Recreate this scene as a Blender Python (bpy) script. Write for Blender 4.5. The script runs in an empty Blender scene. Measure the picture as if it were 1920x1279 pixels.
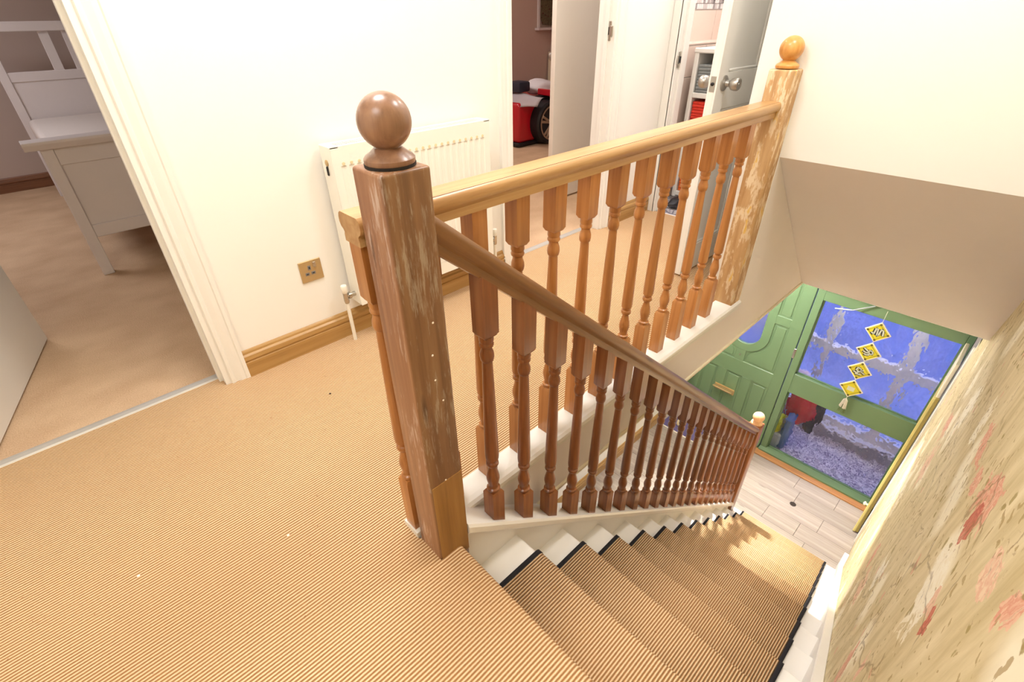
import bpy, bmesh, math, random
from mathutils import Vector, Matrix
random.seed(7)
S = bpy.context.scene
COL = S.collection
PI = math.pi

# ---------------------------------------------------------------- camera
cam_d = bpy.data.cameras.new('camera')
cam = bpy.data.objects.new('camera', cam_d)
COL.objects.link(cam)
cam_d.sensor_width = 36.0
cam_d.lens = 17.221
cam_d.clip_start = 0.02
_yaw, _pitch, _roll = 0.8161, 0.5889, -0.0146
_f = Vector((math.cos(_yaw) * math.cos(_pitch), math.sin(_yaw) * math.cos(_pitch), -math.sin(_pitch)))
_r = _f.cross(Vector((0, 0, 1))).normalized()
_u = _r.cross(_f)
_r2 = _r * math.cos(_roll) + _u * math.sin(_roll)
_u2 = -_r * math.sin(_roll) + _u * math.cos(_roll)
M = Matrix.Identity(4)
for i in range(3):
    M[i][0], M[i][1], M[i][2] = _r2[i], _u2[i], -_f[i]
M[0][3], M[1][3], M[2][3] = -0.4117, -0.7125, 1.1663
cam.matrix_world = M
S.camera = cam

# ---------------------------------------------------------------- world, exposure, lights
def lin(r, g, b):
    return tuple(((c / 255) / 12.92 if c / 255 <= 0.04045 else ((c / 255 + 0.055) / 1.055) ** 2.4) for c in (r, g, b)) + (1.0,)

S.view_settings.view_transform = 'Standard'
S.view_settings.look = 'None'
S.view_settings.gamma = 1.0
S.view_settings.use_curve_mapping = False
S.view_settings.exposure = 0.0
W = bpy.data.worlds.new('dusk_sky')
S.world = W
W.use_nodes = True
wn = W.node_tree
bg = wn.nodes['Background']
wtc = wn.nodes.new('ShaderNodeTexCoord'); wsep = wn.nodes.new('ShaderNodeSeparateXYZ'); wr = wn.nodes.new('ShaderNodeValToRGB')
wn.links.new(wtc.outputs['Generated'], wsep.inputs[0]); wn.links.new(wsep.outputs['Z'], wr.inputs[0]); wn.links.new(wr.outputs[0], bg.inputs[0])
wr.color_ramp.elements[0].position = 0.0; wr.color_ramp.elements[0].color = lin(152, 162, 236)
wr.color_ramp.elements[1].position = 0.6; wr.color_ramp.elements[1].color = lin(96, 118, 214)
bg.inputs[1].default_value = 2.15

def area(name, loc, size, power, color=(1, 1, 1), rot=(0, 0, 0), size_y=None):
    d = bpy.data.lights.new(name, 'AREA')
    d.energy = power; d.color = color
    d.shape = 'RECTANGLE' if size_y else 'DISK'
    d.size = size
    if size_y: d.size_y = size_y
    o = bpy.data.objects.new(name, d); COL.objects.link(o)
    o.location = loc; o.rotation_euler = rot
    return o
def point(name, loc, r, power, color=(1, 1, 1)):
    d = bpy.data.lights.new(name, 'POINT'); d.energy = power; d.color = color; d.shadow_soft_size = r
    o = bpy.data.objects.new(name, d); COL.objects.link(o); o.location = loc
    return o
area('landing_main_fill', (0.10, 0.45, 2.34), 0.6, 27, (1.0, 0.985, 0.97))  # unseen main source, placed so the stairs stay darker than the landing
area('landing_back_fill', (-1.25, -0.5, 2.30), 0.9, 19, (1.0, 0.985, 0.97))  # unseen fill behind the camera, added to act like a flash
area('stairwell_fill', (1.2, -0.32, 2.34), 0.5, 19, (1.0, 0.985, 0.97))  # no known lamp here; added to brighten the bathroom door leaf
area('landing_far_fill', (2.25, 0.50, 2.34), 0.45, 11, (1.0, 0.98, 0.96))  # added fill for the far landing and the gap beside the open leaf
point('hall_ceiling_light', (3.10, 0.52, -0.42), 0.035, 50, (1.0, 0.96, 0.91))
_sd = bpy.data.lights.new('hall_downlight', 'SPOT'); _sd.energy = 330; _sd.color = (1.0, 0.95, 0.86); _sd.spot_size = math.radians(74); _sd.spot_blend = 0.35; _sd.shadow_soft_size = 0.03
_so = bpy.data.objects.new('hall_downlight', _sd); COL.objects.link(_so); _so.location = (3.0, 0.42, -0.27)
_so.rotation_euler = (Vector((2.45, -0.42, -2.1)) - Vector((3.0, 0.42, -0.27))).to_track_quat('-Z', 'Y').to_euler()
point('porch_fill', (4.25, -0.25, -0.42), 0.06, 22, (0.84, 0.88, 1.0))  # added fill, no lamp known here; brightens the things behind the glass
area('bathroom_ceiling_light', (3.1, 0.75, 2.3), 0.5, 13, (1.0, 0.95, 0.94))
area('bedroom_fill', (-1.2, 3.6, 1.9), 0.9, 19, (0.98, 0.95, 1.0), (0, 0, 0))  # added overhead fill for the dim bedroom, not a window
area('child_door_fill', (1.75, 1.55, 2.3), 0.4, 18, (1.0, 0.95, 0.92))  # unseen, added just inside the doorway to brighten the open leaf
area('child_room_inner_fill', (2.6, 3.6, 2.3), 0.4, 16, (1.0, 0.92, 0.9))  # second added fill, for the deeper part of this room

# ---------------------------------------------------------------- materials
class NT:
    def __init__(s, name):
        s.m = bpy.data.materials.new(name); s.m.use_nodes = True
        s.t = s.m.node_tree; s.b = s.t.nodes['Principled BSDF']
    def n(s, typ, **kw):
        nd = s.t.nodes.new('ShaderNode' + typ)
        for k, v in kw.items(): setattr(nd, k, v)
        return nd
    def l(s, a, b): s.t.links.new(a, b)
    def coord(s, scale=(1, 1, 1), rot=(0, 0, 0), kind='Object'):
        tc = s.n('TexCoord'); mp = s.n('Mapping')
        mp.inputs['Scale'].default_value = scale; mp.inputs['Rotation'].default_value = rot
        s.l(tc.outputs[kind], mp.inputs[0]); return mp.outputs[0]
    def wcoord(s, scale=(1, 1, 1)):
        g = s.n('NewGeometry'); mp = s.n('Mapping'); mp.inputs['Scale'].default_value = scale
        s.l(g.outputs['Position'], mp.inputs[0]); return mp.outputs[0]
    def noise(s, vec, scale=5, detail=3, rough=0.5, dist=0.0):
        nd = s.n('TexNoise'); nd.inputs['Scale'].default_value = scale; nd.inputs['Detail'].default_value = detail
        nd.inputs['Roughness'].default_value = rough; nd.inputs['Distortion'].default_value = dist
        s.l(vec, nd.inputs['Vector']); return nd.outputs['Fac']
    def ramp(s, fac, stops, interp='LINEAR'):
        nd = s.n('ValToRGB'); nd.color_ramp.interpolation = interp
        e = nd.color_ramp.elements
        while len(e) < len(stops): e.new(0.5)
        for i, (p, c) in enumerate(stops):
            e[i].position = p; e[i].color = c if len(c) == 4 else c + (1,)
        s.l(fac, nd.inputs[0]); return nd.outputs[0]
    def mix(s, fac, a, b, mode='MIX'):
        nd = s.n('Mix'); nd.data_type = 'RGBA'; nd.blend_type = mode
        if isinstance(fac, (int, float)): nd.inputs[0].default_value = fac
        else: s.l(fac, nd.inputs[0])
        for k, v in ((6, a), (7, b)):
            if isinstance(v, tuple): nd.inputs[k].default_value = v
            else: s.l(v, nd.inputs[k])
        return nd.outputs[2]
    def math(s, op, a, b=0.0, c=None):
        nd = s.n('Math', operation=op)
        for i, v in enumerate((a, b) if c is None else (a, b, c)):
            if isinstance(v, (int, float)): nd.inputs[i].default_value = v
            else: s.l(v, nd.inputs[i])
        return nd.outputs[0]
    def bump(s, h, strength=0.3, dist=0.005):
        nd = s.n('Bump'); nd.inputs['Strength'].default_value = strength; nd.inputs['Distance'].default_value = dist
        s.l(h, nd.inputs['Height']); s.l(nd.outputs[0], s.b.inputs['Normal']); return nd
    def base(s, c, rough=0.6, metal=0.0, coat=0.0):
        if isinstance(c, tuple): s.b.inputs['Base Color'].default_value = c
        else: s.l(c, s.b.inputs['Base Color'])
        s.b.inputs['Roughness'].default_value = rough; s.b.inputs['Metallic'].default_value = metal
        if coat: s.b.inputs['Coat Weight'].default_value = coat; s.b.inputs['Coat Roughness'].default_value = 0.2

MATS = {}
def plain(name, rgb, rough=0.6, metal=0.0, grain=0.04, scale=30, bump=0.05, coat=0.0):
    if name in MATS: return MATS[name]
    n = NT(name); c = lin(*rgb)
    v = n.coord(); f = n.noise(v, scale, 3)
    d = tuple(x * (1 - grain) for x in c[:3]) + (1,)
    e = tuple(min(1, x * (1 + grain)) for x in c[:3]) + (1,)
    n.base(n.mix(f, d, e), rough, metal, coat)
    if bump: n.bump(n.noise(v, scale * 3, 2), bump, 0.002)
    MATS[name] = n.m; return n.m

def wood(name, dark, mid, light, axis='Z', rough=0.4, scale=1.0, coat=0.2, knots=True, wear=None, wearcol=(230, 215, 190), wear_amt=0.62, var=True):
    """grain runs along the given axis"""
    n = NT(name)
    st = {'X': (1.2, 26, 26), 'Y': (26, 1.2, 26), 'Z': (26, 26, 1.2)}[axis]
    st = tuple(a * scale for a in st)
    v = n.coord(st)
    g = n.noise(v, 1.6, 6, 0.62, 0.35)
    col = n.ramp(g, [(0.28, lin(*dark)), (0.5, lin(*mid)), (0.72, lin(*light))])
    v2 = n.coord({'X': (0.5, 4, 4), 'Y': (4, 0.5, 4), 'Z': (4, 4, 0.5)}[axis])
    big = n.noise(v2, 2.0, 2)
    col = n.mix(n.ramp(big, [(0.35, (0, 0, 0)), (0.7, (0.38, 0.38, 0.38))]), col, lin(*dark))
    if knots:
        vk = n.coord({'X': (1.6, 9, 9), 'Y': (9, 1.6, 9), 'Z': (9, 9, 1.6)}[axis])
        vo = n.n('TexVoronoi'); vo.inputs['Scale'].default_value = 1.3; n.l(vk, vo.inputs['Vector'])
        k = n.ramp(vo.outputs['Distance'], [(0.03, (0.75, 0.75, 0.75)), (0.10, (0, 0, 0))])
        col = n.mix(k, col, tuple(c * 0.55 for c in lin(*dark)[:3]) + (1,))
    if var:
        oi = n.n('ObjectInfo')
        hs = n.n('HueSaturation'); n.l(col, hs.inputs['Color'])
        n.l(n.math('MULTIPLY_ADD', oi.outputs['Random'], 0.22, 0.89), hs.inputs['Value']); col = hs.outputs[0]
    if wear:
        vw = n.coord({'X': (6, 40, 40), 'Y': (40, 6, 40), 'Z': (85, 85, 9)}[axis])
        wn_ = n.noise(vw, 1.3, 5, 0.7)
        wb = n.noise(n.coord((5, 5, 2.2)), 1.5, 3)
        prod = n.math('ADD', n.math('MULTIPLY', wn_, 0.62), n.math('MULTIPLY', wb, 0.5))
        m = n.ramp(prod, [(wear_amt, (0, 0, 0)), (wear_amt + 0.07, (wear, wear, wear))])
        col = n.mix(m, col, lin(*wearcol))
    n.base(col, rough, 0, coat)
    n.bump(g, 0.12, 0.001)
    MATS[name] = n.m; return n.m

wood('baluster_pine', (152, 92, 44), (188, 128, 72), (208, 150, 92), 'Z', 0.3)
wood('stair_baluster_pine', (100, 54, 24), (136, 80, 40), (164, 106, 60), 'Z', 0.28)
wood('rail_pine', (172, 126, 76), (196, 154, 102), (212, 174, 124), 'X', 0.36, coat=0.3)
wood('stair_rail_pine', (112, 72, 36), (142, 98, 54), (166, 122, 74), 'X', 0.34, coat=0.3)
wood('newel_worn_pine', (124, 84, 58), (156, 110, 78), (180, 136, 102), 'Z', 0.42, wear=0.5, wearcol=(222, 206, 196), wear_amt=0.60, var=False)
wood('newel_cap_pine', (118, 84, 62), (144, 106, 82), (164, 126, 98), 'Z', 0.33, coat=0.35, var=False)
wood('repair_pine', (128, 88, 36), (154, 110, 50), (172, 130, 68), 'Z', 0.34, coat=0.3, var=False)
wood('far_cap_pine', (196, 130, 60), (216, 156, 84), (228, 172, 100), 'Z', 0.35, var=False)
wood('pale_cap_pine', (200, 158, 112), (214, 176, 134), (226, 194, 156), 'Z', 0.4, var=False)
wood('oak_skirting', (158, 118, 64), (178, 138, 80), (192, 154, 98), 'X', 0.4, coat=0.25, knots=False, var=False)
wood('dark_skirting', (104, 66, 44), (130, 86, 58), (146, 100, 70), 'X', 0.45, knots=False, var=False)
wood('pale_oak_plank', (146, 132, 122), (172, 160, 150), (190, 180, 172), 'Y', 0.45, scale=0.7, knots=True)
wood('threshold_oak', (170, 116, 66), (196, 142, 90), (210, 160, 108), 'Y', 0.4, knots=False, var=False)

def newel_faces():  # darkens the stair-side face in colour: varnish tone plus some painted shade
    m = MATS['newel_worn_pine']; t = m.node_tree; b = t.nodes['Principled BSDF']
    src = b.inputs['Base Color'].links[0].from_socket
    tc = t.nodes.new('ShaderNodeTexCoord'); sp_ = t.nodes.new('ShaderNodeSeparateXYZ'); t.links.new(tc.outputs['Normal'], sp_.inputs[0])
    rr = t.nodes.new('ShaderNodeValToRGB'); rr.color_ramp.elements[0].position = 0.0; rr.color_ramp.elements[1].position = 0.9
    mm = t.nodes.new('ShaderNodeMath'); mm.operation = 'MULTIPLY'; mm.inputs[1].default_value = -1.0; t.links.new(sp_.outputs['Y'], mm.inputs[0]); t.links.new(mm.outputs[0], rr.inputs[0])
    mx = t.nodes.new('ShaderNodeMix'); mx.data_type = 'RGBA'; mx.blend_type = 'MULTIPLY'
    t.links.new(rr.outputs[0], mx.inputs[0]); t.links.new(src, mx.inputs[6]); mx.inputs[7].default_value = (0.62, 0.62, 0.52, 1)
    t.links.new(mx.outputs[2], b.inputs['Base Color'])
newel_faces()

def stripped():
    n = NT('stripped_newel')
    v = n.coord((22, 22, 2)); g = n.noise(v, 1.6, 5, 0.6, 0.3)
    col = n.ramp(g, [(0.3, lin(170, 126, 78)), (0.7, lin(208, 170, 122))])
    p = n.noise(n.coord((16, 16, 4.5)), 1.5, 5, 0.7)
    col = n.mix(n.ramp(p, [(0.5, (0, 0, 0)), (0.56, (0.9, 0.9, 0.9))]), col, lin(226, 204, 170))
    p2 = n.noise(n.coord((20, 20, 6)), 1.1, 4, 0.6)
    col = n.mix(n.ramp(p2, [(0.6, (0, 0, 0)), (0.65, (0.85, 0.85, 0.85))]), col, lin(222, 178, 74))
    n.base(col, 0.6); n.bump(p, 0.5, 0.003); MATS['stripped_newel'] = n.m
stripped()

plain('wall_cream', (244, 241, 234), 0.85, grain=0.012, scale=8, bump=0.08)
plain('wall_beige', (236, 229, 226), 0.85, grain=0.02, scale=8, bump=0.08)
plain('wall_bedroom', (196, 178, 168), 0.85, grain=0.02, scale=8)
plain('white_gloss', (240, 238, 232), 0.38, grain=0.004, scale=12, bump=0.0, coat=0.15)
plain('stair_white', (240, 236, 230), 0.3, grain=0.02, scale=12, bump=0.04, coat=0.2)
plain('ceiling_white', (248, 246, 240), 0.9, grain=0.01)
plain('radiator_white', (242, 240, 230), 0.32, grain=0.01, scale=10, bump=0.02, coat=0.2)
plain('weld_mark', (224, 208, 168), 0.6)
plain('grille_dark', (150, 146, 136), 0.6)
plain('brass', (190, 162, 116), 0.4, 0.45, grain=0.06, scale=60)
plain('chrome', (190, 186, 178), 0.25, 0.95, grain=0.05)
plain('steel', (176, 172, 166), 0.34, 0.9, grain=0.05, scale=60)
plain('black_rubber', (22, 20, 22), 0.6)
plain('black_binding', (26, 24, 30), 0.85, grain=0.3, scale=300, bump=0.6)
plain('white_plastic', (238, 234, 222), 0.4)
plain('bed_white', (232, 224, 222), 0.45, grain=0.015)
plain('mattress_white', (226, 216, 208), 0.9, grain=0.03, scale=60, bump=0.2)
plain('green_paint', (106, 134, 98), 0.38, grain=0.03, scale=9, bump=0.05, coat=0.15)
plain('yellow_paint', (214, 194, 104), 0.45, grain=0.03)
plain('cream_paint', (236, 226, 196), 0.45, grain=0.03)
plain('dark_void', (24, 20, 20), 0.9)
plain('tile_beige', (226, 208, 196), 0.3, grain=0.03, scale=5, bump=0.0, coat=0.3)
plain('grout', (240, 232, 226), 0.8)
plain('basket_grey', (138, 142, 142), 0.8, grain=0.25, scale=60, bump=0.5)
plain('basket_red', (224, 62, 44), 0.8, grain=0.2, scale=60, bump=0.5)
plain('basket_yellow', (220, 188, 70), 0.8, grain=0.2, scale=60, bump=0.5)
plain('basket_orange', (230, 112, 44), 0.8, grain=0.2, scale=60, bump=0.5)
plain('car_red', (190, 16, 34), 0.3, grain=0.03, coat=0.5)
plain('tyre', (26, 24, 28), 0.55)
plain('alloy', (190, 170, 150), 0.35, 0.7)
plain('paper_white', (232, 226, 230), 0.8, grain=0.05, scale=14)
plain('purple_grey', (128, 118, 134), 0.6)
plain('navy_case', (40, 42, 58), 0.5)
plain('tile_yellow', (206, 192, 44), 0.35, grain=0.05, coat=0.5)
plain('tile_rim', (232, 224, 206), 0.45)
plain('tile_dark', (86, 78, 30), 0.5)
plain('tile_silver', (206, 212, 196), 0.3, 0.2)
plain('tassel_white', (232, 226, 214), 0.9, grain=0.15, scale=200)
plain('tassel_green', (92, 108, 66), 0.9, grain=0.2, scale=200)
plain('grey_rod', (150, 158, 160), 0.4, 0.5)
plain('porch_grey', (236, 226, 218), 0.8, grain=0.2, scale=12)
plain('porch_wall', (186, 178, 178), 0.9, grain=0.3, scale=14)
plain('coat_red', (206, 40, 50), 0.9, grain=0.2, scale=10)
plain('coat_pink', (236, 206, 216), 0.9, grain=0.1, scale=10)
plain('coat_black', (34, 32, 40), 0.9)
plain('bag_yellow', (220, 214, 40), 0.5, grain=0.2, scale=8)
plain('bag_blue', (70, 104, 150), 0.5, grain=0.2, scale=8)
plain('bag_white', (196, 206, 200), 0.6, grain=0.2, scale=14)
plain('mat_purple', (94, 84, 128), 0.9, grain=0.2, scale=60, bump=0.4)
plain('ornament_cream', (250, 236, 196), 0.4)
plain('grey_strip', (196, 192, 186), 0.45, 0.3)
plain('black_shoe', (30, 30, 38), 0.5)
plain('lint_white', (250, 240, 226), 0.9)
plain('dark_crumb', (50, 40, 36), 0.9)

def sisal(name, pitch=0.0083):
    n = NT(name); p = n.wcoord(); sep = n.n('SeparateXYZ'); n.l(p, sep.inputs[0])
    wob = n.noise(n.wcoord((3, 3, 3)), 1.0, 2)
    y = n.math('ADD', sep.outputs['Y'], n.math('MULTIPLY', wob, 0.006))
    ph = n.math('MULTIPLY', y, 2 * PI / pitch)
    s1 = n.math('MULTIPLY_ADD', n.math('SINE', ph), 0.5, 0.5)
    fine = n.noise(n.wcoord((150, 420, 150)), 1.0, 2, 0.6)
    big = n.noise(n.wcoord((1.6, 1.6, 1.6)), 1.0, 3)
    f = n.math('ADD', s1, n.math('MULTIPLY', n.math('SUBTRACT', fine, 0.5), 0.55))
    col = n.ramp(f, [(0.08, lin(146, 107, 71)), (0.36, lin(195, 150, 103)), (0.62, lin(214, 174, 127)), (0.94, lin(238, 214, 178))])
    col = n.mix(n.ramp(big, [(0.35, (0, 0, 0)), (0.75, (0.22, 0.22, 0.22))]), col, lin(190, 138, 92))
    sp = n.noise(n.wcoord((90, 90, 90)), 1.0, 1)
    col = n.mix(n.ramp(sp, [(0.20, (0.5, 0.5, 0.5)), (0.25, (0, 0, 0))]), col, lin(120, 72, 40))
    n.base(col, 0.9); n.b.inputs['Specular IOR Level'].default_value = 0.15
    n.bump(f, 0.6, 0.003)
    MATS[name] = n.m
sisal('sisal_carpet')

def pile(name, a, b):
    n = NT(name)
    f = n.noise(n.wcoord((240, 240, 240)), 1.0, 2)
    g = n.noise(n.wcoord((5, 6, 5)), 1.0, 3)
    h = n.math('ADD', n.math('MULTIPLY', f, 0.6), n.math('MULTIPLY', g, 0.45))
    n.base(n.ramp(h, [(0.35, lin(*a)), (0.72, lin(*b))]), 0.95)
    n.b.inputs['Specular IOR Level'].default_value = 0.1
    n.bump(f, 0.6, 0.004); MATS[name] = n.m
pile('bedroom_carpet', (192, 158, 126), (226, 196, 162))

def wallpaper():
    n = NT('floral_wallpaper')
    p = n.wcoord(); sep = n.n('SeparateXYZ'); n.l(p, sep.inputs[0])
    cb = n.n('CombineXYZ'); n.l(sep.outputs['X'], cb.inputs[0]); n.l(sep.outputs['Z'], cb.inputs[1])
    v = cb.outputs[0]
    nz = n.n('TexNoise'); nz.inputs['Scale'].default_value = 5; nz.inputs['Detail'].default_value = 3; n.l(v, nz.inputs['Vector'])
    sc = n.n('VectorMath', operation='MULTIPLY_ADD'); n.l(nz.outputs['Color'], sc.inputs[0]); sc.inputs[1].default_value = (0.16, 0.16, 0); n.l(v, sc.inputs[2])
    vd = sc.outputs[0]
    nz2 = n.n('TexNoise'); nz2.inputs['Scale'].default_value = 24; nz2.inputs['Detail'].default_value = 4; n.l(v, nz2.inputs['Vector'])
    sc2 = n.n('VectorMath', operation='MULTIPLY_ADD'); n.l(nz2.outputs['Color'], sc2.inputs[0]); sc2.inputs[1].default_value = (0.05, 0.05, 0); n.l(vd, sc2.inputs[2])
    vd2 = sc2.outputs[0]
    mp = n.n('Mapping'); mp.inputs['Scale'].default_value = (14, 2.6, 1); mp.inputs['Rotation'].default_value = (0, 0, 0.5); n.l(v, mp.inputs[0])
    base = n.noise(mp.outputs[0], 1.2, 5, 0.65)
    col = n.ramp(base, [(0.28, lin(188, 170, 124)), (0.5, lin(212, 196, 154)), (0.72, lin(230, 216, 180))])
    # pale blooms
    def vor(vec, scale, feat='F1', rnd=1.0):
        vo = n.n('TexVoronoi', feature=feat); vo.inputs['Scale'].default_value = scale; vo.inputs['Randomness'].default_value = rnd
        n.l(vec, vo.inputs['Vector']); return vo
    pb = vor(vd, 3.1)
    col = n.mix(n.ramp(pb.outputs['Distance'], [(0.20, (0.85, 0.85, 0.85)), (0.33, (0, 0, 0))]), col, lin(244, 236, 210))
    # pink and red flowers: a large spray near the stair head, smaller repeats along the wall
    pet = n.noise(vd2, 13, 4, 0.6)
    pet2 = n.noise(vd2, 42, 3, 0.6)
    def bloom(col, cx, cz, rx, rz, rot, c0, c1, soft=0.25):
        mp = n.n('Mapping', vector_type='POINT'); mp.inputs['Rotation'].default_value = (0, 0, rot)
        sb = n.n('VectorMath', operation='SUBTRACT'); n.l(vd2, sb.inputs[0]); sb.inputs[1].default_value = (cx + 0.105, cz + 0.105, 0)
        n.l(sb.outputs[0], mp.inputs[0])
        ml = n.n('VectorMath', operation='MULTIPLY'); n.l(mp.outputs[0], ml.inputs[0]); ml.inputs[1].default_value = (1 / rx, 1 / rz, 0)
        ln = n.n('VectorMath', operation='LENGTH'); n.l(ml.outputs[0], ln.inputs[0])
        d = n.math('ADD', n.math('ADD', ln.outputs['Value'], n.math('MULTIPLY', n.math('SUBTRACT', pet, 0.5), 2.2)), n.math('MULTIPLY', n.math('SUBTRACT', pet2, 0.5), 1.6))
        m = n.ramp(d, [(0.86, (0.95, 0.95, 0.95)), (0.93, (0, 0, 0))])
        return n.mix(m, col, n.ramp(pet2, [(0.36, lin(*c0)), (0.5, lin(*c1)), (0.6, lin(*c0)), (0.7, lin(*[v_ * 0.8 for v_ in c1]))]))
    WHT, PNK, RED, SAL = ((236, 226, 198), (244, 238, 218)), ((230, 190, 162), (214, 146, 122)), ((208, 124, 100), (180, 88, 72)), ((234, 208, 178), (222, 174, 146))
    for cx, cz, rx, rz_, rot, cc in (
        (0.50, 0.25, 0.10, 0.085, 0.3, WHT), (0.60, 0.42, 0.13, 0.05, 0.5, PNK), (0.56, 0.37, 0.05, 0.035, 0.2, RED), (0.385, 0.335, 0.035, 0.03, 0.2, RED), (0.44, 0.30, 0.03, 0.03, 0.9, SAL),
        (0.30, 0.56, 0.05, 0.03, 0.4, SAL), (0.17, 0.63, 0.04, 0.03, 0.4, PNK), (0.78, 0.33, 0.05, 0.04, 0.0, PNK), (0.98, 0.30, 0.10, 0.06, 0.2, PNK), (1.22, 0.22, 0.08, 0.07, 0.2, WHT),
        (0.66, -0.30, 0.05, 0.09, 0.3, PNK), (0.52, -0.08, 0.04, 0.05, 0.3, SAL), (1.35, -0.78, 0.10, 0.09, 0.3, SAL), (1.62, -0.85, 0.07, 0.08, 0.1, PNK), (1.15, -0.45, 0.07, 0.08, 0.1, WHT),
        (1.9, -0.5, 0.14, 0.10, 0.4, SAL), (2.15, -0.42, 0.12, 0.07, 0.2, PNK), (2.5, -1.1, 0.16, 0.12, 0.4, SAL), (2.9, -1.3, 0.14, 0.12, 0.1, PNK), (1.75, -0.05, 0.12, 0.09, 0.1, WHT), (2.3, -0.9, 0.12, 0.1, 0.1, WHT), (3.1, -0.8, 0.12, 0.1, 0.0, SAL), (0.05, 0.25, 0.07, 0.06, 0.1, SAL), (-0.3, 0.9, 0.2, 0.15, 0.3, PNK)):
        col = bloom(col, cx, cz, rx, rz_, rot, cc[0], cc[1])
    sm = vor(vd, 7.0)
    fm2 = n.math('ADD', sm.outputs['Distance'], n.math('MULTIPLY', pet, 0.3))
    col = n.mix(n.ramp(fm2, [(0.235, (0.7, 0.7, 0.7)), (0.26, (0, 0, 0))]), col, lin(218, 160, 134))
    # olive leaves
    lf = vor(vd2, 15.0)
    lm = n.math('ADD', lf.outputs['Distance'], n.math('MULTIPLY', n.noise(v, 3.0, 2), 0.45))
    col = n.mix(n.ramp(lm, [(0.37, (0.75, 0.75, 0.75)), (0.41, (0, 0, 0))]), col, lin(146, 126, 58))
    spk = n.noise(vd2, 60, 3, 0.7)
    spg = n.noise(v, 4.0, 2)
    col = n.mix(n.ramp(n.math('ADD', spk, n.math('MULTIPLY', spg, 0.5)), [(0.90, (0, 0, 0)), (0.95, (0.5, 0.5, 0.5))]), col, lin(150, 118, 80))
    lf2 = vor(vd2, 34.0)
    lm2 = n.math('ADD', lf2.outputs['Distance'], n.math('MULTIPLY', n.noise(v, 6.0, 2), 0.6))
    col = n.mix(n.ramp(lm2, [(0.46, (0.7, 0.7, 0.7)), (0.50, (0, 0, 0))]), col, lin(158, 132, 78))
    # branches
    br = vor(vd, 2.2, 'DISTANCE_TO_EDGE')
    gate = n.ramp(n.noise(v, 2.3, 3), [(0.48, (0, 0, 0)), (0.52, (0.5, 0.5, 0.5))])
    col = n.mix(n.mix(1.0, n.ramp(br.outputs['Distance'], [(0.003, (1, 1, 1)), (0.008, (0, 0, 0))]), gate, 'MULTIPLY'), col, lin(110, 86, 50))
    br2 = vor(vd2, 8.0, 'DISTANCE_TO_EDGE')
    gate2 = n.ramp(n.noise(v, 3.7, 3), [(0.54, (0, 0, 0)), (0.58, (0.6, 0.6, 0.6))])
    col = n.mix(n.mix(1.0, n.ramp(br2.outputs['Distance'], [(0.01, (1, 1, 1)), (0.03, (0, 0, 0))]), gate2, 'MULTIPLY'), col, lin(132, 104, 60))
    n.base(col, 0.7); n.bump(base, 0.15, 0.001); MATS['floral_wallpaper'] = n.m
wallpaper()

def patterned_tile():
    n = NT('patterned_tile')
    v = n.wcoord((5, 5, 5))
    vo = n.n('TexVoronoi', feature='DISTANCE_TO_EDGE'); vo.inputs['Scale'].default_value = 3.0; n.l(v, vo.inputs['Vector'])
    wv = n.n('TexWave', wave_type='RINGS'); wv.inputs['Scale'].default_value = 2.2; wv.inputs['Distortion'].default_value = 3; n.l(v, wv.inputs['Vector'])
    m = n.ramp(vo.outputs['Distance'], [(0.03, (0.8, 0.8, 0.8)), (0.08, (0, 0, 0))])
    c = n.mix(m, lin(240, 236, 240), lin(150, 146, 166))
    c = n.mix(n.ramp(wv.outputs['Fac'], [(0.8, (0, 0, 0)), (0.9, (0.5, 0.5, 0.5))]), c, lin(150, 150, 160))
    n.base(c, 0.3); MATS['patterned_tile'] = n.m
patterned_tile()

def morris():
    n = NT('blind_pattern')
    v = n.coord((1, 1, 1))
    vo = n.n('TexVoronoi'); vo.inputs['Scale'].default_value = 22; n.l(v, vo.inputs['Vector'])
    nz = n.noise(v, 30, 4, 0.7, 1.5)
    c = n.ramp(nz, [(0.35, lin(46, 42, 34)), (0.5, lin(120, 108, 78)), (0.62, lin(84, 74, 54)), (0.8, lin(150, 136, 100))])
    c = n.mix(n.ramp(vo.outputs['Distance'], [(0.18, (0.9, 0.9, 0.9)), (0.24, (0, 0, 0))]), c, lin(92, 42, 38))
    n.base(c, 0.9); MATS['blind_pattern'] = n.m
morris()

def glass(name, rough, strength, scale, ior=1.45, dist=0.02):
    n = NT(name); b = n.b
    b.inputs['Base Color'].default_value = (0.93, 0.95, 1.0, 1); b.inputs['Roughness'].default_value = rough
    b.inputs['Transmission Weight'].default_value = 1.0; b.inputs['IOR'].default_value = ior
    if strength:
        v = n.wcoord((1, 1, 0.6))
        vo = n.n('TexVoronoi', feature='SMOOTH_F1'); vo.inputs['Scale'].default_value = scale; n.l(v, vo.inputs['Vector'])
        h = n.math('ADD', vo.outputs['Distance'], n.math('MULTIPLY', n.noise(v, scale * 1.1, 1.5), 1.0))
        n.bump(h, strength, dist)
    MATS[name] = n.m
glass('rippled_glass', 0.03, 1.0, 13, 1.45, 0.04)
glass('frosted_glass', 0.35, 0.0, 1)

def gravel():
    n = NT('porch_gravel'); v = n.wcoord((1, 1, 1))
    vo = n.n('TexVoronoi'); vo.inputs['Scale'].default_value = 70; n.l(v, vo.inputs['Vector'])
    c = n.ramp(vo.outputs['Color'], [(0.2, lin(150, 130, 140)), (0.5, lin(214, 196, 190)), (0.8, lin(250, 236, 226))])
    n.base(c, 0.8)
    MATS['porch_gravel'] = n.m
gravel()

def mosaic_mat(i, rgb): return plain('mosaic_%s' % i, rgb, 0.25, coat=0.4)

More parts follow.
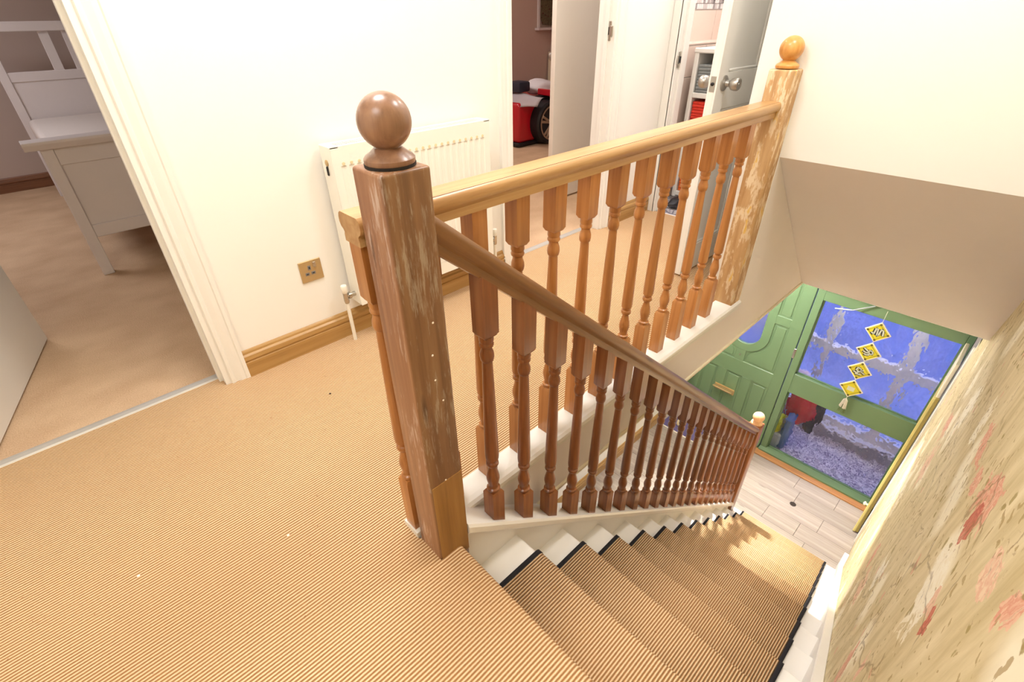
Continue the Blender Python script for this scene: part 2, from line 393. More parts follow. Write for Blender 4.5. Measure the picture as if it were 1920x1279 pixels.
# ---------------------------------------------------------------- mesh helpers
class MB:
    def __init__(s): s.bm = bmesh.new()
    def box(s, x0, x1, y0, y1, z0, z1, bev=0.0, seg=1):
        b = bmesh.new()
        v = [b.verts.new(p) for p in ((x0, y0, z0), (x1, y0, z0), (x1, y1, z0), (x0, y1, z0), (x0, y0, z1), (x1, y0, z1), (x1, y1, z1), (x0, y1, z1))]
        for f in ((0, 3, 2, 1), (4, 5, 6, 7), (0, 1, 5, 4), (1, 2, 6, 5), (2, 3, 7, 6), (3, 0, 4, 7)): b.faces.new([v[i] for i in f])
        if bev: bmesh.ops.bevel(b, geom=b.edges[:], offset=bev, segments=seg, affect='EDGES', profile=0.5)
        s.add(b); return s
    def add(s, b, mat=None):
        if mat is not None: bmesh.ops.transform(b, matrix=mat, verts=b.verts)
        me = bpy.data.meshes.new('t'); b.to_mesh(me); b.free(); s.bm.from_mesh(me); bpy.data.meshes.remove(me)
    def prism(s, poly, axis, a, b, bev=0.0, seg=1):
        """poly: 2-D points in the plane across axis (X: (y,z), Y: (x,z), Z: (x,y))"""
        t = bmesh.new()
        def P(p, h): return {'X': (h, p[0], p[1]), 'Y': (p[0], h, p[1]), 'Z': (p[0], p[1], h)}[axis]
        A = [t.verts.new(P(p, a)) for p in poly]; B = [t.verts.new(P(p, b)) for p in poly]
        t.faces.new(A); t.faces.new(B[::-1])
        for i in range(len(poly)):
            j = (i + 1) % len(poly); t.faces.new((A[j], A[i], B[i], B[j]))
        bmesh.ops.recalc_face_normals(t, faces=t.faces)
        if bev: bmesh.ops.bevel(t, geom=t.edges[:], offset=bev, segments=seg, affect='EDGES', profile=0.5)
        s.add(t); return s
    def lathe(s, prof, center=(0, 0, 0), seg=24, mat=None, cap=True):
        t = bmesh.new(); rings = []
        for r, z in prof:
            rings.append([t.verts.new((r * math.cos(2 * PI * k / seg), r * math.sin(2 * PI * k / seg), z)) for k in range(seg)])
        for a, b in zip(rings, rings[1:]):
            for k in range(seg): t.faces.new((a[k], a[(k + 1) % seg], b[(k + 1) % seg], b[k]))
        if cap:
            t.faces.new(rings[0][::-1]); t.faces.new(rings[-1])
        bmesh.ops.recalc_face_normals(t, faces=t.faces)
        m = Matrix.Translation(center) @ (mat if mat is not None else Matrix.Identity(4))
        s.add(t, m); return s
    def sweep(s, section, path_pts, up=(0, 0, 1)):
        """section (side, up) swept along straight/curved path"""
        t = bmesh.new(); rings = []; n = len(path_pts); up = Vector(up)
        for i, p in enumerate(path_pts):
            p = Vector(p)
            d = (Vector(path_pts[min(i + 1, n - 1)]) - Vector(path_pts[max(i - 1, 0)])).normalized()
            sd = d.cross(up).normalized(); u = sd.cross(d).normalized()
            rings.append([t.verts.new(p + sd * a + u * b) for a, b in section])
        m = len(section)
        for A, B in zip(rings, rings[1:]):
            for k in range(m): t.faces.new((A[k], A[(k + 1) % m], B[(k + 1) % m], B[k]))
        t.faces.new(rings[0][::-1]); t.faces.new(rings[-1])
        bmesh.ops.recalc_face_normals(t, faces=t.faces)
        s.add(t); return s
    def tube(s, pts, r, seg=10):
        return s.sweep([(r * math.cos(2 * PI * k / seg), r * math.sin(2 * PI * k / seg)) for k in range(seg)], pts, (0.13, 0.21, 0.97))

def obj(name, mb, mat, parent=None, smooth=False, origin=None, kind=None):
    me = bpy.data.meshes.new(name)
    if origin is not None: bmesh.ops.translate(mb.bm, vec=-Vector(origin), verts=mb.bm.verts)
    mb.bm.to_mesh(me); mb.bm.free()
    me.materials.append(MATS[mat] if isinstance(mat, str) else mat)
    if smooth:
        for p in me.polygons: p.use_smooth = True
        if smooth != 'all':
            try: me.set_sharp_from_angle(angle=math.radians(35))
            except Exception: pass
    o = bpy.data.objects.new(name, me); COL.objects.link(o)
    if origin is not None: o.location = origin
    if parent is not None: o.parent = parent
    if kind: o['kind'] = kind
    return o
def empty(name, loc=(0, 0, 0), rz=0.0):
    o = bpy.data.objects.new(name, None); COL.objects.link(o); o.location = loc; o.rotation_euler = (0, 0, rz); o.empty_display_size = 0.05
    return o
def tag(o, label, cat, group=None):
    o['label'] = label; o['category'] = cat
    if group: o['group'] = group
    return o
def struct(name, mb, mat, parent=None, **k):
    o = obj(name, mb, mat, parent, **k)
    if parent is None: o['kind'] = 'structure'
    return o
def sempty(name, loc=(0, 0, 0)):
    o = empty(name, loc); o['kind'] = 'structure'; return o
def arc(cx, cz, r, a0, a1, n=10):
    return [(cx + r * math.cos(math.radians(a0 + (a1 - a0) * k / n)), cz + r * math.sin(math.radians(a0 + (a1 - a0) * k / n))) for k in range(n + 1)]

# ---------------------------------------------------------------- dimensions
YW = -0.88          # wallpapered wall
YL = 1.112          # landing's left wall face
XN, G, R_ = 0.0227, 0.2356, 0.2
ZF = -2.6           # hall floor
XF = 3.898          # green front wall face
XU = 1.788          # upper far wall face
ZC = -0.25          # hall ceiling
TOP = 2.4
Y0A = 0.036         # apron face

# ---------------------------------------------------------------- structure
# landing slab, apron and the far wall above and below it
m = MB().box(-1.9, Y0A and 0.0, YW - 0.1, 1.25, ZC, -0.012)
m.box(0.0, XU + 0.9, Y0A, 1.25, ZC, -0.012)
struct('floor_landing', m, 'wall_beige')
m = MB().prism([(0.02, ZC), (2.771, ZC), (XU, 0.672), (XU, -0.03), (0.02, -0.03)], 'Y', Y0A - 0.004, 0.2, 0.0)
struct('wall_apron', m, 'wall_beige')
m = MB().box(0.0, 2.771, Y0A - 0.012, Y0A + 0.02, ZC - 0.006, ZC + 0.012, 0.004)
struct('trim_1', m, 'cream_paint')
m = MB().box(XU, XU + 0.1, YW, 0.205, 0.672, TOP)
m.box(XU - 0.003, XU + 0.1, Y0A - 0.003, 0.205, -0.01, 0.673)
struct('wall_far', m, 'wall_cream')
m = MB().prism([(XU + 0.001, 0.674), (XU + 0.14, 0.674), (2.771 + 0.12, -0.15), (2.771 + 0.12, ZC), (2.771, -0.2465)], 'Y', YW, Y0A)
struct('ceiling_slope', m, 'wall_beige')
m = MB().box(2.771, 4.1, YW, 1.3, ZC, ZC + 0.1)
struct('ceiling_hall', m, 'ceiling_white')
# wallpapered wall with a closet opening at its far end
m = MB().box(-1.9, 3.44, YW - 0.12, YW, ZF - 0.02, TOP)
m.box(3.44, 4.0, YW - 0.12, YW, -0.55, 0.1)
struct('wall_right', m, 'floral_wallpaper')
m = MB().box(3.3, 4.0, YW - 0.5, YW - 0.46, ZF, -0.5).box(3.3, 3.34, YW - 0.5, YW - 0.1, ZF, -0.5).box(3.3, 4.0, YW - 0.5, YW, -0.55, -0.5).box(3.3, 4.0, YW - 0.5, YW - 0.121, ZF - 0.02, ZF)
struct('wall_closet', m, 'dark_void')  # closet inside coloured near black, shade put into the paint
m = MB().box(3.385, 3.45, YW - 0.10, YW + 0.012, ZF, -0.62, 0.004)
struct('trim_2', m, 'white_gloss')
m = MB().box(-2.0, -1.9, YW - 0.12, 1.3, ZC, TOP)
struct('wall_back', m, 'wall_cream')
m = MB().box(-2.2, 5.3, YW - 0.2, 5.5, TOP, TOP + 0.1)
struct('ceiling', m, 'ceiling_white')

# landing's left wall with two door openings (door 1: X -0.95..-0.187, door 2: X 1.314..2.08)
D1A, D1B, D2A, D2B = -0.955, -0.187, 1.314, 2.085
m = MB()
for a, b, z0 in ((-2.0, D1A, -0.012), (D1A, D1B, 2.0), (D1B, D2A, -0.012), (D2A, D2B, 2.0), (D2B, 2.64, -0.012)):
    m.box(a, b, YL, YL + 0.1, z0, TOP)
struct('wall_left', m, 'wall_cream')
# bathroom front wall
m = MB().box(2.64, 2.74, 1.06, 1.3, -0.012, TOP).box(2.64, 2.74, 0.36, 1.06, 2.0, TOP).box(2.64, 2.74, 0.205, 0.36, -0.012, TOP)
m.box(XU + 0.1, 2.74, 0.12, 0.205, -0.012, TOP)
struct('wall_bathroom_front', m, 'wall_cream')

def ogee(h=0.111, t=0.018):
    return [(0, 0), (t, 0), (t, h * 0.56), (t - 0.004, h * 0.58), (t - 0.004, h * 0.62), (t, h * 0.65), (t, h * 0.72), (t - 0.002, h * 0.8), (t - 0.009, h * 0.86), (t - 0.010, h * 0.93), (t - 0.013, h * 0.97), (0.002, h), (0, h)]
def skirt(name, x0, x1, yf, mat='oak_skirting', z=0.0, side=-1, h=0.111):
    m = MB().prism([(yf + side * a, z + b) for a, b in ogee(h)], 'X', x0, x1)
    return struct(name, m, mat)
skirt('baseboard_left', -0.113, 1.245, YL)
skirt('baseboard_left', 2.165, 2.62, YL)

def casing_section(w=0.068, t=0.018):
    return [(0, 0), (w, 0), (w, t), (w - 0.012, t), (w - 0.016, t - 0.004), (w - 0.03, t - 0.004), (0.018, t - 0.010), (0.014, t - 0.006), (0.004, t - 0.006), (0, t - 0.012)]
def casing(name, x_in, direction, yf, z1=2.05):
    """vertical architrave on the landing side of the left wall, x_in is its edge at the opening"""
    m = MB().prism([(x_in + direction * a, yf - b) for a, b in casing_section()], 'Z', -0.005, z1)
    return m
for nm, a, b in (('trim_3', D1A, D1B), ('trim_4', D2A, D2B)):
    m = casing(nm, b + 0.006, 1, YL); 
    mm = casing(nm, a - 0.006, -1, YL)
    me = bpy.data.meshes.new('t'); mm.bm.to_mesh(me); mm.bm.free(); m.bm.from_mesh(me)
    m.box(a - 0.07, b + 0.07, YL - 0.018, YL, 2.0, 2.07)
    # linings with door stop
    m.box(b - 0.012, b + 0.014, YL - 0.004, YL + 0.108, -0.005, 2.01)
    m.box(b - 0.024, b - 0.010, YL + 0.035, YL + 0.06, -0.005, 2.01, 0.002)
    m.box(a - 0.014, a + 0.012, YL - 0.004, YL + 0.108, -0.005, 2.01)
    struct(nm, m, 'white_gloss')
m = MB().box(2.622, 2.64, 1.05, 1.112, -0.005, 2.06, 0.004).box(2.622, 2.748, 1.045, 1.062, -0.005, 2.06, 0.003).box(2.622, 2.64, 0.29, 0.365, -0.005, 2.06, 0.004)
m.box(2.66, 2.685, 1.03, 1.05, -0.005, 2.0, 0.002)
struct('trim_5', m, 'white_gloss')

def strike(name_label, x, y, z, axis):
    t = empty('strike_plate', (x, y, z))
    if axis == 'X':
        a = MB().box(-0.003, 0.0, -0.012, 0.012, -0.03, 0.03, 0.001).box(-0.006, 0, -0.02, -0.01, -0.016, 0.016, 0.001)
        b = MB().box(-0.0045, -0.002, -0.004, 0.006, -0.012, 0.012)
    else:
        a = MB().box(-0.012, 0.012, -0.003, 0.0, -0.03, 0.03, 0.001).box(-0.022, -0.01, -0.006, 0, -0.016, 0.016, 0.001)
        b = MB().box(-0.006, 0.004, -0.0045, -0.002, -0.012, 0.012)
    obj('plate', a, 'chrome', t); obj('latch_hole', b, 'black_rubber', t)
    t.scale = (1.5, 1.5, 1.45)
    return tag(t, name_label, 'strike plate')
strike('small chrome strike plate on the jamb of the middle doorway', D2B - 0.0125, 1.150, 1.085, 'X')
strike('small chrome strike plate on the jamb of the bathroom doorway', 2.655, 1.043, 0.925, 'Y')

# rooms behind
m = MB().box(-2.0, 1.2, 1.19, 5.2, -0.05, 0.0)
struct('floor_bedroom', m, 'bedroom_carpet')
m = MB().box(-2.0, 1.2, 5.036, 5.14, 0, TOP).box(-2.1, -2.0, 1.2, 5.1, 0, TOP).box(1.12, 1.2, YL + 0.1, 5.1, 0, TOP)
struct('wall_bedroom', m, 'wall_bedroom')
skirt('baseboard_bedroom', -2.0, 1.12, 5.036, 'dark_skirting')
m = MB().box(1.2, 4.95, 1.19, 4.4, -0.05, 0.0)
struct('floor_child_room', m, 'bedroom_carpet')
m = MB().box(1.2, 4.95, 4.2, 4.3, 0, TOP).box(4.95, 5.05, 1.2, 4.3, 0, TOP).box(1.2, 1.3, YL + 0.1, 4.3, 0, TOP)
m.box(3.65, 5.05, 1.2, 1.29, 0, TOP)
struct('wall_child_room', m, plain('child_wall', (212, 188, 174), 0.85, grain=0.02))
m = MB().box(2.74, 3.75, 0.2, 1.3, -0.05, 0.0)
struct('floor_bathroom', m, 'patterned_tile')

# bathroom tiled walls: back wall X=3.6, left wall Y=1.27 with a boxed ledge
wb = sempty('wall_bathroom')
struct('backing', MB().box(3.612, 3.7, 0.2, 1.3, 0, TOP).box(2.74, 3.7, 1.29, 1.36, 0, TOP).box(2.74, 3.7, 0.12, 0.2, 0, TOP).box(2.9, 3.61, 1.16, 1.29, 0, 0.985), 'grout', wb)
tile = MB().box(-0.004, 0.004, -0.147, 0.147, -0.197, 0.197, 0.002)
t0 = None
def put_tile(x, y, z, rz, sy=1.0, sz=1.0):
    global t0
    if t0 is None: o = t0 = obj('tile', tile, 'tile_beige', wb)
    else: o = t0.copy(); COL.objects.link(o); o.parent = wb
    o.location = (x, y, z); o.rotation_euler = (0, 0, rz); o.scale = (1, sy, sz)
for j in range(3):
    for i in range(3):
        z = 0.2 + 0.4 * j - (0.01 if j == 2 else 0)
        put_tile(3.608, 1.13 - 0.3 * i, z if j < 2 else 0.985, 0, 1, 1 if j < 2 else 0.93)
for i in range(3):
    for j in range(2): put_tile(3.02 + 0.3 * i, 1.156, 0.2 + 0.4 * j, PI / 2)
    put_tile(3.02 + 0.3 * i, 1.156, 0.89, PI / 2, 1, 0.45)
for i in range(3): put_tile(3.02 + 0.3 * i, 1.286, 1.08, PI / 2, 1, 0.46)
struct('ledge_top', MB().box(2.89, 3.61, 1.15, 1.285, 0.985, 0.995, 0.002), 'tile_beige', wb)
mos = [mosaic_mat(n_, c) for n_, c in (('pale', (226, 222, 222)), ('silver', (196, 190, 190)), ('mid', (150, 144, 146)), ('dark', (96, 92, 96)))]
mprot = {}
for j in range(3):
    for i in range(26):
        y = 2.88 + i * 0.027 - (0.007 if j % 2 else 0)
        k = random.choice((0, 0, 1, 1, 2, 3))
        if k not in mprot:
            o = obj('mosaic_tile', MB().box(-0.0122, 0.0122, -0.004, 0.004, -0.0145, 0.0145, 0.001), mos[k], wb); mprot[k] = o
        else: o = mprot[k].copy(); COL.objects.link(o); o.parent = wb
        o.location = (y, 1.284, 1.192 + j * 0.032)
struct('upper_wall', MB().box(3.6, 3.612, 0.2, 1.3, 1.30, TOP), 'tile_beige', wb)

# hall shell
m = MB().box(0.3, 4.05, 1.112, 1.25, ZF - 0.02, ZC)
struct('wall_hall_left', m, 'wall_cream')
skirt('baseboard_hall', 0.3, 3.86, 1.112, 'oak_skirting', ZF, -1, 0.13)
m = MB().box(XF, XF + 0.1, YW - 0.12, YW, ZF, ZC).box(XF, XF + 0.1, 1.08, 1.25, ZF, ZC).box(XF, XF + 0.1, YW, 1.25, -0.56, ZC + 0.02)
struct('wall_front', m, 'wall_beige')
m = MB().box(0.2, 0.3, 0.0, 1.25, ZF, ZC)
struct('wall_hall_back', m, 'wall_beige')

# hall floor: oak planks running across
fl = sempty('floor', (0, 0, ZF))
struct('subfloor', MB().box(0.2, XF + 0.06, YW - 0.05, 1.2, -0.06, -0.012), 'dark_void', fl)
x = 3.79; row = 0
offs = {0: [-0.292, -1.0], 1: [-0.357], 2: [-0.7], 3: [-0.489, -0.218 + 0.6]}
while x > 0.5:
    x1, x0 = x, x - 0.1765
    cuts = [YW]
    c = {0: -0.643, 1: -0.357, 2: -0.05, 3: -0.489}.get(row, -0.88 + random.random() * 0.7)
    if row == 0: cuts += [-0.643, -0.292, 0.55]
    elif row == 1: cuts += [-0.357, 0.7]
    elif row == 2: cuts += [-0.62, 0.15]
    elif row == 3: cuts += [-0.489, -0.218, 0.62]
    else:
        c = -0.88 + 0.25 + random.random() * 0.6
        while c < 1.0: cuts.append(c); c += 0.55 + random.random() * 0.6
    cuts.append(1.11)
    for a, b in zip(cuts, cuts[1:]):
        o = obj('plank', MB().box(x0 + 0.0008, x1 - 0.0008, a + 0.001, b - 0.001, ZF - 0.012, ZF, 0.0018), 'pale_oak_plank', fl, origin=(x0, a, ZF))
        o.location = (x0, a, 0)
    x = x0; row += 1
struct('knot_mark', MB().lathe([(0.0, 0), (0.02, 0.0003), (0.028, 0.0006), (0.02, 0.0009), (0.001, 0.001)], (3.42, -0.362, 0.0), 9, Matrix.Scale(1.0, 4)), 'dark_crumb', fl)
struct('threshold', MB().box(3.792, 3.875, YW, 1.1, -0.012, 0.012, 0.004), 'threshold_oak', fl)

# ---------------------------------------------------------------- green front screen (window_1) and door
w1 = sempty('window_1', (0, 0, 0))
FX0, FX1 = XF, XF + 0.06
YA, YB = 0.157, -0.878
fr = MB()
fr.box(FX0, FX1, 0.098, YA, ZF, -0.56, 0.003)
fr.box(FX0, FX1, YB, -0.838, ZF, -0.56, 0.003)
fr.box(FX0, FX1, -0.838, 0.098, -0.84, -0.74, 0.003)
fr.box(FX0 - 0.03, FX1, YB, YA, -0.74, -0.56, 0.003)
fr.box(FX0, FX1, -0.838, 0.098, -1.82, -1.61, 0.003)
struct('frame', fr, 'green_paint', w1)
struct('sill', MB().prism([(FX0 - 0.04, ZF), (FX1, ZF), (FX1, -2.548), (FX0 + 0.01, -2.556), (FX0 - 0.04, -2.572)], 'Y', YB, YA, 0.002), 'green_paint', w1)
bead = MB()
for (a, b, z0, z1) in ((-0.838, 0.098, -1.61, -0.84), (-0.838, 0.098, -2.556, -1.82)):
    x0, x1 = FX0 + 0.032, FX0 + 0.046
    bead.box(x0, x1, a, a + 0.012, z0, z1).box(x0, x1, b - 0.012, b, z0, z1).box(x0, x1, a, b, z0, z0 + 0.012).box(x0, x1, a, b, z1 - 0.012, z1)
struct('glazing_bead', bead, 'green_paint', w1)
for z0, z1 in ((-1.61, -0.84), (-2.556, -1.82)):
    struct('glass_pane', MB().box(FX0 + 0.046, FX0 + 0.05, -0.838, 0.098, z0, z1), 'rippled_glass', w1)

d1 = sempty('door_1', (0, 0, 0))
CY, HW, ZA = 0.603, 0.133, -1.372
DA, DB = 0.165, 1.041
X1, X2 = XF, XF + 0.012
layer = MB()
layer.box(X1, X2, DA, 0.267, ZF + 0.04, -0.6, 0.004)
layer.box(X1, X2, 0.939, DB, ZF + 0.04, -0.6, 0.004)
layer.box(X1, X2, 0.262, 0.944, ZF + 0.04, -2.42, 0.004)
layer.box(X1, X2, 0.262, 0.944, -1.875, -1.705, 0.004)
layer.box(X1, X2, 0.430, 0.526, -2.43, -1.87, 0.004)
layer.box(X1, X2, 0.680, 0.776, -2.43, -1.87, 0.004)
layer.box(X1, X2, 0.556, 0.650, -1.71, -1.575, 0.004)
layer.box(X1, X2, 0.262, 0.40, -1.195, -1.105, 0.004)
layer.box(X1, X2, 0.806, 0.944, -1.195, -1.105, 0.004)
layer.box(X1, X2, 0.262, 0.944, -0.76, -0.6, 0.004)
RO = 0.212
ring = [(CY - RO, -0.7)] + [(p[0], p[1]) for p in arc(CY, ZA, RO, 180, 360, 24)] + [(CY + RO, -0.7), (CY + HW, -0.7)] + [(p[0], p[1]) for p in arc(CY, ZA, HW, 360, 180, 24)] + [(CY - HW, -0.7)]
layer.prism(ring, 'X', X1 - 0.002, XF + 0.04, 0.003)
struct('leaf', layer, 'green_paint', d1)
slab = MB().box(X2 - 0.001, XF + 0.04, DA, CY - HW, ZF + 0.04, -0.6).box(X2 - 0.001, XF + 0.04, CY + HW, DB, ZF + 0.04, -0.6).box(X2 - 0.001, XF + 0.04, CY - HW, CY + HW, ZF + 0.04, -1.505)
struct('recessed_back', slab, 'green_paint', d1)
for a, b in ((0.29, 0.408), (0.548, 0.66), (0.798, 0.917)):
    struct('panel', MB().box(XF + 0.004, X2, a, b, -2.40, -1.897, 0.005), 'green_paint', d1)
for sg in (1, -1):
    def my(y): return y if sg > 0 else 2 * CY - y
    pts = [(my(0.285), -1.685), (my(0.535), -1.685), (my(0.535), -1.62)] + [(my(p[0]), p[1]) for p in arc(CY, ZA, RO + 0.02, 248, 182, 8)] + [(my(0.372), -1.215), (my(0.285), -1.215)]
    if sg < 0: pts = pts[::-1]
    struct('panel', MB().prism(pts, 'X', XF + 0.004, X2, 0.003), 'green_paint', d1)
    ys = sorted((my(0.285), my(0.372)))
    struct('panel', MB().box(XF + 0.004, X2, ys[0], ys[1], -1.085, -0.78, 0.005), 'green_paint', d1)
gl = [(CY - HW, -0.7)] + arc(CY, ZA, HW, 180, 360, 20) + [(CY + HW, -0.7)]
struct('glass_pane', MB().prism(gl, 'X', XF + 0.02, XF + 0.026), 'frosted_glass', d1)
struct('weather_bar', MB().box(XF - 0.03, XF + 0.04, DA, DB, ZF + 0.005, ZF + 0.045, 0.004), 'green_paint', d1)
lp = struct('letter_plate', MB().box(XF - 0.004, XF, 0.55, 0.76, -2.14, -2.07, 0.002), 'brass', d1)
o = obj('flap', MB().box(-0.075, 0, -0.10, 0.10, -0.006, 0.0, 0.002), 'brass', lp); o.location = (XF - 0.004, 0.655, -2.085); o.rotation_euler = (0, 0.25, 0)
struct('pull_knob', MB().lathe([(0.02, 0), (0.02, 0.006), (0.009, 0.01), (0.009, 0.05), (0.022, 0.056), (0.026, 0.07), (0.018, 0.08), (0.002, 0.082)], (XF, 0.985, -2.06), 16, Matrix.Rotation(-PI / 2, 4, 'Y')), 'chrome', d1)
struct('hinge', MB().box(XF - 0.006, XF, 0.150, 0.172, -1.46, -1.36, 0.002), 'chrome', d1)
struct('keyhole', MB().lathe([(0.008, 0), (0.008, 0.003), (0.001, 0.004)], (XF - 0.001, 0.603, -1.64), 10, Matrix.Rotation(-PI / 2, 4, 'Y')), 'chrome', d1)
m = MB().box(XF, XF + 0.06, 1.045, 1.112, ZF, -0.5)
struct('trim_6', m, 'green_paint')

# yellow closet door standing ajar by the front screen
cd = sempty('door_2', (0, 0, 0))
m = MB().box(3.50, 3.865, -0.866, -0.836, ZF + 0.01, -1.09, 0.004)
struct('leaf', m, 'yellow_paint', cd)
struct('lit_edge', MB().box(3.492, 3.512, -0.846, -0.826, ZF + 0.01, -1.09, 0.003), plain('yellow_lit', (226, 212, 132), 0.45), cd)  # lighter copy of the yellow, painting the leaf edge as lit
struct('upper_leaf', MB().box(3.50, 3.865, -0.862, -0.838, -1.085, -0.80, 0.004), 'cream_paint', cd)
struct('knob', MB().lathe([(0.009, 0), (0.009, 0.02), (0.018, 0.028), (0.018, 0.036), (0.004, 0.042)], (3.52, -0.836, -2.27), 12, Matrix.Rotation(-PI / 2, 4, 'X')), 'white_plastic', cd)

# ---------------------------------------------------------------- outside behind the glass
m = MB().box(XF + 0.1, 14.0, -6, 6.0, ZF - 0.16, ZF - 0.06)
struct('ground', m, plain('pale_drive', (190, 190, 200), 0.9, grain=0.38, scale=1.6, bump=0))
m = MB().box(XF + 0.06, 4.56, -1.4, 1.3, ZF - 0.08, ZF - 0.02)
struct('floor_porch', m, 'porch_gravel')
m = MB().box(4.56, 4.70, -2.2, 2.6, ZF - 0.06, ZF + 0.13).box(3.98, 4.6, -1.32, -1.2, ZF - 0.06, ZF + 0.5)
struct('wall_porch', m, 'porch_wall')
pw = empty('porch_window', (4.62, 0, 0))
f_ = MB()
for y, h_ in ((-1.16, 0.04), (-0.59, 0.045), (0.05, 0.03), (0.6, 0.04), (1.3, 0.04)): f_.box(-0.03, 0.03, y - h_, y + h_, ZF + 0.13, -0.3, 0.006)
for z, h_ in ((ZF + 0.17, 0.06), (-1.61, 0.05), (-0.34, 0.05)): f_.box(-0.031, 0.031, -1.2, 1.34, z - h_, z + h_, 0.006)
obj('frame', f_, 'porch_grey', pw)
f2 = MB().box(-0.10, 0.0, -1.2, 1.34, ZF + 0.11, ZF + 0.14, 0.004)
obj('sill', f2, 'porch_grey', pw)
tag(pw, 'pale blurred porch window frame seen through the rippled glass', 'window')
def blob(mb, c, r, seed=0, seg=14):
    t = bmesh.new(); bmesh.ops.create_icosphere(t, subdivisions=3, radius=1)
    rnd = random.Random(seed)
    ph = [rnd.random() * 6 for _ in range(6)]
    for v in t.verts:
        k = 1 + 0.12 * math.sin(4 * v.co.x + ph[0]) * math.cos(5 * v.co.z + ph[1]) + 0.08 * math.sin(7 * v.co.y + ph[2])
        v.co = Vector((v.co.x * r[0] * k, v.co.y * r[1] * k, v.co.z * r[2] * k)) + Vector(c)
    mb.add(t); return mb
pr = empty('hanging_coat', (4.22, 0.02, -1.99))
obj('body', blob(MB(), (0.02, -0.02, -0.12), (0.09, 0.14, 0.26), 3), 'coat_red', pr, smooth='all')
obj('collar', blob(MB(), (0.0, 0.07, 0.16), (0.07, 0.09, 0.09), 5), 'coat_pink', pr, smooth='all')
obj('lining', blob(MB(), (0.08, -0.14, -0.2), (0.06, 0.07, 0.3), 7), 'coat_black', pr, smooth='all')
tag(pr, 'red and pink coat hung outside behind the lower rippled pane', 'coat')
bgp = empty('parcel_bag', (4.09, 0.05, ZF - 0.02))
obj('body', MB().box(-0.08, 0.08, -0.02, 0.14, 0.0, 0.2, 0.02), 'bag_white', bgp)
obj('yellow_panel', MB().box(-0.085, 0.085, 0.02, 0.145, 0.2, 0.36, 0.02), 'bag_yellow', bgp)
obj('blue_side', MB().box(-0.07, 0.09, -0.07, 0.0, 0.02, 0.42, 0.02), 'bag_blue', bgp)
tag(bgp, 'yellow, blue and white bag standing outside below the red coat', 'bag')

# ornament on the upper pane
orn = empty('hanging_ornament', (XF - 0.035, -0.343, -0.75))
obj('cord', MB().tube([(0, 0, 0), (0, 0, -0.86)], 0.0015, 6), 'tassel_white', orn)
def glyph(k, wd=0.0042):
    m = MB(); x0, x1 = -0.0085, -0.006
    P = {0: [[(-.03, -.012), (-.024, .02), (-.012, .026), (-.008, -.018), (0, -.02), (.004, .022), (.014, .022), (.016, -.016), (.03, -.008)]],
         1: [[(-.024, .0), (-.018, .014), (-.006, .016), (.0, .006), (-.006, -.006), (-.018, -.008), (-.024, .0)], [(.0, .006), (.012, .012), (.028, .022)], [(-.004, -.004), (.012, -.006), (.028, .0)], [(-.01, -.014), (.004, -.02), (.018, -.018)]],
         2: [[(-.032, -.01), (-.014, -.004), (-.004, .018), (.012, .022), (.018, .004), (.004, -.006)], [(-.02, .014), (-.006, .002), (.01, -.018), (.03, -.012)], [(-.014, -.022), (.016, -.026)]],
         3: []}[k]
    for line in P:
        for (a, b), (c, d) in zip(line, line[1:]):
            L = math.hypot(c - a, d - b); nx, nz = -(d - b) / L * wd, (c - a) / L * wd
            m.prism([(a + nx, b + nz), (c + nx, d + nz), (c - nx, d - nz), (a - nx, b - nz)], 'X', x0, x1)
    if not P:
        m.prism([(-.026, -.02), (.026, -.02), (.026, .02), (-.026, .02)], 'X', x0, x1 + 0.0005)
    return m
rot = Matrix.Rotation(0, 4, 'X')
for k in range(4):
    zc = -0.188 - 0.188 * k
    h = 0.092
    def dia(h, n=4, rr=0.0):
        return [(0, h), (-h, 0), (0, -h), (h, 0)]
    t = obj('tile', MB().prism(dia(0.092), 'X', -0.004, 0.004, 0.003), 'tile_rim', orn); t.location = (0, 0, zc)
    obj('yellow_face', MB().prism(dia(0.080), 'X', -0.0055, -0.0035, 0.0006), 'tile_yellow', t)
    obj('inner_line', MB().prism([(0, .066), (-.066, 0), (0, -.066), (.066, 0), (.066, 0.0001), (.062, 0.0001), (.062, 0), (0, -.062), (-.062, 0), (0, .062), (.0619, 0.0002), (.066, 0.0002)], 'X', -0.0062, -0.005), 'tile_dark', t)
    for a, b in ((0, .069), (0, -.069), (.069, 0), (-.069, 0)):
        obj('corner_mark', MB().lathe([(0.009, 0), (0.009, 0.001)], (-0.0056, a, b), 8, Matrix.Rotation(-PI / 2, 4, 'Y')), 'tile_dark', t)
    obj('medallion', MB().lathe([(0.042, 0), (0.042, 0.0012)], (-0.0055, 0, 0), 24, Matrix.Rotation(-PI / 2, 4, 'Y')), 'tile_yellow', t)
    if k < 3:
        sh = glyph(k, 0.0085); bmesh.ops.scale(sh.bm, vec=(1, 1.32, 1.32), verts=sh.bm.verts); bmesh.ops.translate(sh.bm, vec=(0.0012, 0.003, -0.002), verts=sh.bm.verts)
        obj('dark_outline', sh, 'black_shoe', t)
    gs = glyph(k)
    if k < 3: bmesh.ops.scale(gs.bm, vec=(1, 1.3, 1.3), verts=gs.bm.verts)
    obj('raised_sign', gs, 'tile_silver', t)
ts = MB(); tg = MB()
for i in range(26):
    a = random.random() * 6.28; r = 0.018 * math.sqrt(random.random())
    dx, dy = 0.6 * r * math.cos(a), r * math.sin(a)
    ts.tube([(0, 0, -0.86), (dx, dy, -0.88), (dx * 1.7, dy * 1.7, -0.95 - 0.02 * random.random())], 0.0026, 5)
    if i % 2: tg.tube([(dx * 1.2, dy * 1.3, -0.93), (dx * 2.0, dy * 2.1, -1.0 - 0.02 * random.random())], 0.0022, 5)
